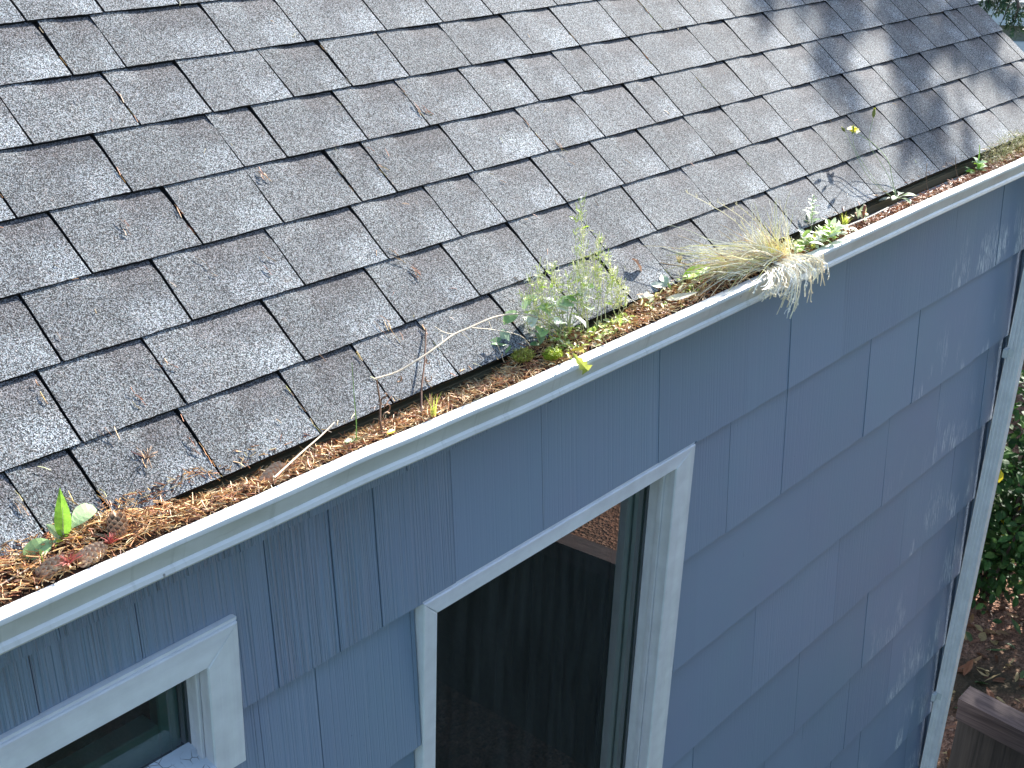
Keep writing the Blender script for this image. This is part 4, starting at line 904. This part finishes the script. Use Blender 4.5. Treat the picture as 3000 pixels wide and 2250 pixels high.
sp_ = [(Vector((U(-.06, .07), U(-.01, .02), U(0, .012))), (U(-1, 1), U(-.6, .6), U(.1, .8)), (0, -.2, 1), U(.022, .036), U(.007, .011), .8, rng.choice([(0.72, 0.66, 0.46), (0.62, 0.44, 0.30), (0.50, 0.56, 0.30)])) for _ in range(16)]
leaves('dried_seedling', (3.29, -0.040, -0.014), sp_, 'dried seedling with cream and tan leaves between tuft and dandelion rosette', 'seedling')
mb = MB(); mb.box(3.315, 3.322, -0.046, -0.040, -0.02, 0.022, (0.30, 0.11, 0.07), bev=0.001); tag(mb.build('bark_chip', M_stem), 'reddish bark chip standing upright in the litter', 'bark chip')
mb = MB(); mb.tube(smooth_path([(3.05, -0.075, 0.0), (3.17, -0.068, 0.0), (3.30, -0.066, -0.004), (3.44, -0.058, -0.006)], 3), 0.0022, 0.0016, 5, (0.62, 0.56, 0.46)); tag(mb.build('stick', M_stem), 'grey white stick lying along the lip below the yellow green tuft', 'stick')

# flowering dandelion: rosette, stems with buds, the open flower
B = Vector((3.575, -0.022, -0.020)); e = empty('flowering_dandelion', tuple(B), 'yellow flowering hawkweed on long thin curved stems above grey green rosette leaves', 'plant')
Fp = Vector((3.537, 0.127, 0.165))
for (P, r) in (([B, (3.590, 0.010, 0.040), (3.592, 0.030, 0.085), (3.585, 0.075, 0.125), (3.560, 0.110, 0.150), Fp], 0.0013), ([B, (3.60, 0.02, 0.03), (3.59, 0.055, 0.08), (3.575, 0.09, 0.13), (3.60, 0.10, 0.20)], 0.0009), ([B, (3.50, 0.0, 0.03), (3.49, 0.05, 0.08), (3.50, 0.10, 0.13), (3.510, 0.115, 0.175)], 0.0008), ([B, (3.52, 0.01, 0.02), (3.47, 0.04, 0.07), (3.485, 0.10, 0.135), (3.485, 0.128, 0.172)], 0.0008)):
    m1 = MB(); m1.tube(smooth_path(P, 4), r, r*0.7, 5, (0.38, 0.46, 0.22)); m1.build('stem', M_stem, e)
def bud(p, d, L, c=(0.34, 0.40, 0.10)):
    m1 = MB(); d = Vector(d).normalized(); m1.tube([Vector(p)+d*L*t for t in (0, .2, .5, .8, 1)], lambda t: L*0.20*math.sin(math.pi*(0.12+0.8*t)), None, 7, c)
    for q in range(6): m1.leaf(Vector(p)+d*L*0.7, d+Vector((U(-.3, .3), U(-.3, .3), 0)), (1, 0, 0), L*0.45, L*0.12, 0, .2, (0.62, 0.58, 0.08), 0, 3, 'blade')
    m1.build('bud', M_stem, e)
bud((3.60, 0.10, 0.20), (0, 0.02, 1), 0.026, (0.24, 0.26, 0.06)); bud((3.510, 0.115, 0.172), (-0.1, 0, 1), 0.016); bud((3.485, 0.128, 0.172), (-0.7, 0.3, 0.7), 0.020, (0.22, 0.24, 0.06))
m1 = MB(); fn = Vector((-0.15, -0.25, 1)).normalized(); fa_ = fn.cross(Vector((1, 0, 0))).normalized(); fb_ = fn.cross(fa_)
for ring, (n_, L, el) in enumerate(((20, 0.021, 0.18), (16, 0.017, 0.45), (12, 0.012, 0.8), (9, 0.008, 1.2))):
    for q in range(n_):
        a = 2*math.pi*(q+ring*.5)/n_+U(-.08, .08); d = (fa_*math.cos(a)+fb_*math.sin(a))*math.cos(el)+fn*math.sin(el)
        m1.leaf(Fp+fn*0.003, d, fn, L*U(.9, 1.08), 0.0042, 0.15, 0.15, (0.86, 0.78, 0.03), 0, 3, 'oval')
m1.build('flower', M_leaf, e)
m1 = MB(); m1.tube([Fp-fn*0.008, Fp-fn*0.003, Fp+fn*0.004], lambda t: 0.003+0.002*t, None, 8, (0.20, 0.26, 0.07)); m1.build('calyx', M_stem, e)
for (d, L, W, bend, c) in (((1, 0.2, 0.5), 0.075, 0.022, 0.9, (0.34, 0.44, 0.30)), ((0.9, -0.4, 0.35), 0.085, 0.020, 0.7, (0.44, 0.54, 0.34)), ((0.5, 0.8, 0.5), 0.05, 0.018, 0.9, (0.24, 0.34, 0.20)), ((-0.6, -0.2, 0.5), 0.06, 0.016, 1.0, (0.48, 0.56, 0.38)), ((-0.2, -0.8, 0.4), 0.055, 0.018, 0.9, (0.40, 0.52, 0.26)), ((0.3, 0.4, 1), 0.045, 0.014, 1.2, (0.36, 0.48, 0.26)), ((-0.9, 0.3, 0.3), 0.07, 0.013, 0.6, (0.62, 0.62, 0.44)), ((0.2, -0.6, 0.9), 0.05, 0.012, 1.3, (0.42, 0.52, 0.20))):
    m1 = MB(); m1.leaf(B+Vector((0, 0, 0.006)), d, (0, -.2, 1), L, W, bend, 0.3, c, 0, 9, 'spoon', .03); m1.build('leaf', M_leaf, e)
# small twigs standing in the right part of the gutter
for (x, y, h, lab) in ((3.80, -0.01, 0.085, 'thin dead twig rising to the roof edge right of the rosette'), (4.02, -0.01, 0.075, 'thin dead twig just left of the right hand green seedling')):
    mb = MB(); mb.tube(smooth_path([(x, y-0.02, -0.05), (x+.003, y, -0.01), (x-.003, y+0.005, h-0.05), (x+.01, y+.01, h-0.04)], 3), 0.0012, 0.0008, 4, (0.30, 0.20, 0.12)); tag(mb.build('twig', M_stem), lab, 'twig')
B = Vector((4.12, -0.040, -0.034)); sp_ = []
for i in range(16):
    a = i*2.4; sp_.append((Vector((U(-.02, .02), U(-.01, .01), U(.0, .035))), (math.cos(a), math.sin(a)-.2, U(.2, 1)), (0, -.3, 1), U(.025, .042), U(.014, .022), U(.3, .8), rng.choice([(0.34, 0.58, 0.05), (0.26, 0.44, 0.10), (0.40, 0.54, 0.30), (0.14, 0.26, 0.06)])))
sp_.append((Vector((0, 0, .03)), (-0.05, 0, 1), (0, -1, 0), 0.065, 0.014, 0.1, (0.26, 0.44, 0.10), 'lance'))
leaves('green_seedling', B, sp_, 'fresh green broadleaf seedling near the right end of the gutter', 'seedling')
e = empty('dry_moss_clump', (4.42, -0.045, -0.03), 'fuzzy dry straw green clump at the right end of the gutter', 'grass clump')
m1 = MB()
for i in range(900):
    x = 4.21+0.50*U(0, 1); y = U(-0.072, 0.0); hgt = 0.075*math.sin(math.pi*min(1, max(0.08, (x-4.18)/0.45)))**0.6; z = -0.035+U(0, 1)*hgt
    d = Vector((U(-1, 1), U(-1, 1), U(-.2, 1.2))).normalized(); L = U(0.008, 0.026)
    m1.tube([(x, y, z), Vector((x, y, z))+d*L*.5+Vector((0, 0, .003)), Vector((x, y, z))+d*L], 0.0008, 0.0005, 3, var(rng.choice([(0.60, 0.54, 0.30), (0.50, 0.50, 0.22), (0.70, 0.64, 0.44), (0.34, 0.36, 0.12)])), cap=False)
m1.build('dry_blade', M_dry, e)

# ------------------------------------------------------------------ ground, fence, shrubs, trees, neighbour
gm = MB(); GZ = -4.6
gm.quad((-120, -120, GZ), (160, -120, GZ), (160, 140, GZ), (-120, 140, GZ))
tag(gm.build('ground', M_ground), 'dark soil and bark mulch beside the house', 'ground', kind='structure')
fz = lambda y: -2.86+0.075*min(0, y)
fe = empty('fence', (5.42, -1.5, GZ), 'weathered brown board fence with a flat cap rail joining the house corner', 'fence')
mb = MB(); n0 = len(mb.v)
ya, yb_ = 0.02, -6.0
for (x0, x1, dz0, dz1) in ((5.335, 5.475, 0.0, -0.038),):
    for y in (ya, yb_):
        for (x, dz) in ((x0, dz0), (x1, dz0-.004), (x1, dz1), (x0, dz1)): mb.v.append((x, y, fz(y)+dz))
    for q in ((0, 1, 5, 4), (1, 2, 6, 5), (2, 3, 7, 6), (3, 0, 4, 7), (0, 3, 2, 1), (4, 5, 6, 7)): mb.face(tuple(n0+i for i in q))
mb.build('cap_rail', M_rail, fe)
mb = MB(); n0 = len(mb.v)
for y in (ya, yb_):
    for (x, dz) in ((5.352, -0.040), (5.39, -0.040), (5.39, -0.13), (5.352, -0.13)): mb.v.append((x, y, fz(y)+dz))
for q in ((0, 1, 5, 4), (1, 2, 6, 5), (2, 3, 7, 6), (3, 0, 4, 7), (0, 3, 2, 1), (4, 5, 6, 7)): mb.face(tuple(n0+i for i in q))
mb.build('stringer', M_rail, fe)
y = 0.0; y = ya
while y > -5.9:
    mb = MB(); wdb = 0.138; mb.box(5.392+U(0, .003), 5.412, y-wdb, y-0.0006, GZ, fz(y)-0.045, bev=0.001); mb.build('board', M_fence, fe); y -= wdb-0.0003
for yp in (-0.12, -2.4, -4.8):
    mb = MB(); mb.box(5.414, 5.50, yp-0.045, yp+0.045, GZ, fz(yp)-0.045, bev=0.003); mb.build('post', M_fence, fe)
# leaf litter in the shady bed to the right
ll = MB()
for i in range(2600):
    X = U(6.2, 12.5); Y = U(-1.0, 4.0); c = rng.choice([(0.16, 0.065, 0.03), (0.10, 0.045, 0.025), (0.22, 0.12, 0.05), (0.30, 0.22, 0.10), (0.07, 0.035, 0.02), (0.06, 0.10, 0.03)])
    ll.leaf((X, Y, GZ+U(0.004, 0.03)), (U(-1, 1), U(-1, 1), U(-.1, .5)), (U(-.5, .5), U(-.5, .5), 1), U(0.06, 0.15), U(0.03, 0.065), U(-.9, .9), U(0, .5), var(c), 0, 4, 'oval', .05)
tag(ll.build('leaf_litter', M_dry), 'brown fallen leaves covering the ground right of the house', 'leaves', kind='stuff')
for i, (X, Y, az, c, lab) in enumerate(((7.85, 0.90, 0.5, (0.42, 0.32, 0.15), 'large tan fallen leaf lying highest on the shady ground'), (7.75, 0.55, 2.0, (0.34, 0.26, 0.10), 'yellowish curled fallen leaf at the right frame edge of the leaf bed'), (7.45, 0.50, 3.4, (0.44, 0.30, 0.14), 'long tan fallen leaf just above the fence rail'), (7.70, 0.80, 1.2, (0.30, 0.12, 0.06), 'reddish brown fallen leaf below the large tan one'), (7.65, 0.70, 5.2, (0.36, 0.22, 0.10), 'pale brown fallen leaf in the middle of the leaf bed'))):
    mb = MB(); mb.leaf((X, Y, GZ+0.05), (math.cos(az), math.sin(az), 0.1), (0.1, -0.3, 1), 0.17, 0.07, 0.9, 0.4, c, 0, 8, 'oval', .06)
    tag(mb.build('fallen_leaf', M_dry), lab, 'leaf', 'fallen leaves on the shady ground')
for (X, Y) in ((7.95, 0.98), (7.52, 0.62), (7.50, 0.56)):
    mb = MB(); mb.leaf((X, Y, GZ+0.06), (U(-1, 1), U(-1, 1), .3), (0, 0, 1), 0.05, 0.035, 0.5, 0.3, (0.62, 0.56, 0.03)); tag(mb.build('yellow_leaf', M_leaf), 'tiny bright yellow leaf on the shady ground', 'leaf', 'tiny yellow leaves on the ground')

def shrub(loc, R, H_, label, n=1500):
    e = empty('shrub', loc, label, 'shrub', 'leafy shrubs beyond the house corner'); L0 = Vector(loc); stems = MB(); lv = MB()
    for i in range(16):
        az = U(0, 6.28); T = L0+Vector((math.cos(az)*R*U(.3, .9), math.sin(az)*R*U(.3, .9), H_*U(.6, 1))); stems.tube([L0+Vector((U(-.1, .1), U(-.1, .1), 0)), lerp(L0, T, .5)+Vector((0, 0, .2)), T], 0.014, 0.005, 5, (0.06, 0.045, 0.03))
        for k in range(n//16):
            t = U(0.15, 1.05); p = lerp(L0, T, t)+Vector((rng.gauss(0, .2*R), rng.gauss(0, .2*R), rng.gauss(0, .16*H_)))
            if p.z < L0.z+0.1: p.z = L0.z+U(.1, .5)
            s = U(0.05, 0.10); k2 = U(.6, 1.35); c = rng.choice([(0.032, 0.080, 0.020), (0.042, 0.105, 0.024), (0.025, 0.060, 0.018), (0.065, 0.12, 0.03)])
            lv.leaf(p, (U(-1, 1), U(-1, 1), U(-.7, .4)), (U(-.5, .5)-.4, U(-.5, .5)-.3, 1), s, s*.62, U(.1, .8), .25, tuple(v*k2 for v in c), 0, 3, 'oval')
            if U(0, 1) < 0.006: lv.leaf(p, (U(-1, 1), U(-1, 1), U(-.7, .4)), (-.4, -.3, 1), s, s*.6, .3, .2, (0.55, 0.45, 0.03), 0, 3, 'oval')
    stems.build('stem', M_bark, e); lv.build('foliage', M_shrub, e)
shrub((9.15, 1.15, GZ), 0.75, 1.9, 'dark green shrub directly behind the downspout', 2600)
shrub((9.9, 2.1, GZ), 0.95, 2.5, 'taller dark green shrub behind the first one', 2200)
shrub((11.6, 2.5, GZ), 1.3, 3.4, 'tallest dark green shrub at the back of the bed', 2200)
shrub((10.6, 0.9, GZ), 0.9, 2.2, 'dark green shrub at the right frame edge', 2000)

def broadleaf(loc, top, R, label):
    e = empty('added_shade_tree', loc, label, 'tree'); L0 = Vector(loc); H_ = top-loc[2]
    tk = MB(); tk.tube([L0, L0+Vector((.05, .02, H_*.3)), L0+Vector((-.03, .04, H_*.6)), L0+Vector((0, 0, H_*.95))], 0.11, 0.03, 9); tk.build('trunk', M_bark, e)
    lb = MB(); lv = MB()
    for i in range(30):
        z = U(.35, .95); az = U(0, 6.28); r = R*U(.5, 1)*math.sin(math.pi*min(1, z*.85))**.5; A = L0+Vector((0, 0, H_*z*.85)); T = L0+Vector((math.cos(az)*r, math.sin(az)*r, H_*z)); lb.tube([A, lerp(A, T, .5)+Vector((0, 0, .08)), T], .022, .006, 5)
        for k in range(170):
            p = lerp(A, T, U(.4, 1.05))+Vector((rng.gauss(0, .16), rng.gauss(0, .16), rng.gauss(0, .14))); s_ = U(.07, .13); lv.leaf(p, (U(-1, 1), U(-1, 1), U(-1, .3)), (U(-.6, .6), U(-.6, .6), 1), s_, s_*.6, U(.1, .8), .25, var(rng.choice([(0.05, 0.12, 0.03), (0.07, 0.15, 0.035)]), .3), 0, 3, 'oval')
    lb.build('bough', M_bark, e); lv.build('foliage', M_shrub, e)
broadleaf((10.9, 0.30, GZ), 1.5, 1.45, 'broadleaf tree added off frame right of the shrubs to shade the fence corner')  # off-frame tree added for its shade on the rail and leaf bed
def conifer(loc):
    e = empty('conifer_tree', loc, 'tall conifer beyond the gable end whose drooping boughs shade the roof corner', 'tree'); L0 = Vector(loc)
    tk = MB(); tk.tube([L0+Vector((U(-.03, .03), U(-.03, .03), z)) for z in (0, 2, 4, 6, 8, 9.4)], 0.20, 0.03, 10); tk.build('trunk', M_bark, e)
    lb = MB(); fo = MB()
    def needleclump(p, d, L, dens=26, wn=0.016):
        d = Vector(d).normalized()
        for q in range(dens):
            t = q/dens; a = q*2.4; s1_ = d.cross(Vector((.1, .2, 1))).normalized(); s2_ = d.cross(s1_)
            dd = (s1_*math.cos(a)+s2_*math.sin(a))*0.75+d*0.75; c = var((0.045, 0.085, 0.04), .35)
            fo.leaf(Vector(p)+d*L*t, dd, s2_, L*U(.30, .46), wn*1.35, .15, .2, c, 0, 2, 'oval')
    def bough(A, Bp, nt, sag, tl=0.16, spread=.20):
        A, Bp = Vector(A), Vector(Bp); P = [lerp(A, Bp, t)+Vector((0, 0, -sag*math.sin(math.pi*t*.8))) for t in (0, .25, .5, .75, 1)]; lb.tube(P, 0.022, 0.006, 5)
        for q in range(nt):
            t = U(.45, 1.0); i = min(3, int(t*4)); p = lerp(P[i], P[i+1], t*4-i); d = Vector((U(-1, .6), U(-1, 1), U(-1.2, .1))).normalized(); L = tl*U(.6, 1.25)
            p2 = p+d*spread*U(.2, 1); lb.tube([p, lerp(p, p2, .6)+Vector((0, 0, .01)), p2], 0.005, 0.003, 4); needleclump(p2-d*L*.3, d, L)
            needleclump(lerp(p, p2, .5), (d+Vector((U(-.5, .5), U(-.5, .5), 0))), L*.8, 12)
    # casters of the dappled shade on the roof corner
    SP = [(4.19, .65), (4.0, .46), (3.85, .38), (3.70, .33), (3.80, .12), (3.76, .06), (3.65, -.01), (4.5, .45), (4.6, .42), (4.76, .41), (4.78, .27), (3.69, .59), (3.86, .62), (3.61, .64), (4.35, .58), (4.25, .40), (4.10, .25), (4.45, .25), (4.9, .38), (4.35, .18), (5.0, .30), (4.65, .30), (4.55, .60), (4.8, .52), (4.4, .50), (5.05, .45)]
    SPC = [((9.0, s_*CS+(9-x_)*SD.y/SD.x, s_*SN+(9-x_)*SD.z/SD.x, 24 if x_ > 4.2 else 15)) for x_, s_ in SP]
    for (X, Y, Z, nn) in SPC:
        bough((L0.x+U(-.05, .05), L0.y, Z+U(.3, .7)), (X+U(-.12, .12), Y, Z+.02), nn, 0.05, .17, .15)
    # the bough hanging into view over the neighbour's roof
    for T in ((8.05, 1.52, 0.06), (8.1, 1.40, 0.02), (8.0, 1.30, -0.02), (8.15, 1.22, 0.05)):
        A = Vector((L0.x, L0.y, 1.6)); Bp = Vector(T); P = [lerp(A, Bp, t)+Vector((0, 0, .1*math.sin(math.pi*t))) for t in (0, .3, .6, .85, 1)]; lb.tube(P, 0.02, 0.006, 5)
        for q in range(12):
            p = lerp(P[3], P[4], U(0, 1)); d = Vector((U(-.5, .5), U(-.5, .5), -1)).normalized(); L = U(.10, .22); p2 = p+d*L; lb.tube([p, p2], .004, .002, 4)
            for z in range(4):
                dd = (d+Vector((U(-.8, .8), U(-.8, .8), U(0, .3)))).normalized(); needleclump(lerp(p, p2, .3+.2*z), dd, U(.05, .09), 12, .010)
    for q in range(26):                                    # the rest of the crown, close round the trunk
        z = U(3.2, 9.0); az = U(-1.2, 2.6); r = lerp(1.3, .3, (z-3)/6); bough(L0+Vector((0, 0, z)), L0+Vector((math.cos(az)*r, abs(math.sin(az))*r, z-.3)), 12, .1, .22, .3)
    lb.build('bough', M_bark, e); fo.build('foliage', M_conifer, e)
conifer((10.6, 3.6, GZ))

# hedge across the yard, unseen: added to block the low sky in front of the wall
he = empty('added_hedge', (3.0, -7.6, GZ), 'tall dark unseen hedge facing the wall across the yard', 'added_hedge')
hb = MB(); NXH, NZH = 60, 16
for side in (0, 1):
    st = len(hb.v)
    for i in range(NXH+1):
        for j in range(NZH+1):
            X = lerp(-12, 14, i/NXH); Z = lerp(GZ, 2.6, j/NZH); hb.v.append((X, (-7.0 if side == 0 else -8.4)+(0.35 if side == 0 else -.35)*nz(X*1.3, Z*1.3, side)*1.6 - (0 if side else 0.3*(j/NZH)**3), Z+0.2*nz(X, j, 4)*(j == NZH)))
    for i in range(NXH):
        for j in range(NZH):
            a = st+i*(NZH+1)+j; hb.face((a, a+NZH+1, a+NZH+2, a+1), (0.03, 0.055, 0.02))
tp = (NXH+1)*(NZH+1)
for i in range(NXH): hb.face((i*(NZH+1)+NZH, (i+1)*(NZH+1)+NZH, tp+(i+1)*(NZH+1)+NZH, tp+i*(NZH+1)+NZH), (0.04, 0.07, 0.025))
hb.build('twig_mass', M_leaf, he)
hv = MB()
for i in range(9000):
    X = U(-12, 14); Z = U(GZ, 2.7); y = -6.95+0.5*nz(X*1.3, Z*1.3, 0)-0.3*((Z-GZ)/7.2)**3; k2 = U(.6, 1.3)
    hv.leaf((X, y+U(-.1, .15), Z), (U(-1, 1), U(-.4, .6), U(-1, .4)), (U(-.5, .5), 1, U(-.2, .8)), U(.10, .18), U(.06, .10), .4, .2, (0.05*k2, 0.10*k2, 0.03*k2), 0, 2, 'oval')
hv.build('foliage', M_leaf, he)
# neighbour's building
nb = empty('neighbour_house', (15.5, 4.2, GZ), 'pale roofed neighbouring house with white trim seen behind the conifer bough', 'house')
ux = Vector((0.616, -0.788, 0)); un = Vector((-0.788, -0.616, 0)); C0 = Vector((15.6, 3.9, 0))
def nq(mb, a0, a1, b0, b1, z0, z1):
    P = [C0+ux*a+un*b+Vector((0, 0, z)) for a in (a0, a1) for b in (b0, b1) for z in (z0, z1)]; n_ = len(mb.v); mb.v += [tuple(p) for p in P]
    for q in ((0, 1, 3, 2), (4, 6, 7, 5), (0, 4, 5, 1), (2, 3, 7, 6), (0, 2, 6, 4), (1, 5, 7, 3)): mb.face(tuple(n_+i for i in q))
mb = MB(); nq(mb, -4, 4, -6, 0, GZ, -1.0); mb.build('wall', M_nwall, nb)
mb = MB(); nq(mb, -4.1, 4.1, 0.002, 0.10, -1.20, -0.98); nq(mb, -4.05, 4.05, 0.002, 0.06, -1.62, -1.385); mb.build('fascia', M_nwhite, nb)
mb = MB(); n_ = 0
P = [C0+ux*a+un*b+Vector((0, 0, z)) for (a, b, z) in ((-4.2, 0.14, -0.935), (4.2, 0.14, -0.935), (4.2, -3, 0.3), (-4.2, -3, 0.3), (4.2, -6.3, -0.93), (-4.2, -6.3, -0.93))]
mb.v = [tuple(p) for p in P]+[(p.x, p.y, p.z-.05) for p in P]
for q in ((0, 1, 2, 3), (3, 2, 4, 5), (6, 9, 8, 7), (9, 11, 10, 8), (0, 6, 7, 1), (5, 4, 10, 11), (1, 7, 8, 2), (2, 8, 10, 4), (0, 3, 9, 6), (3, 5, 11, 9)): mb.face(q)
mb.build('roof', M_nroof, nb)
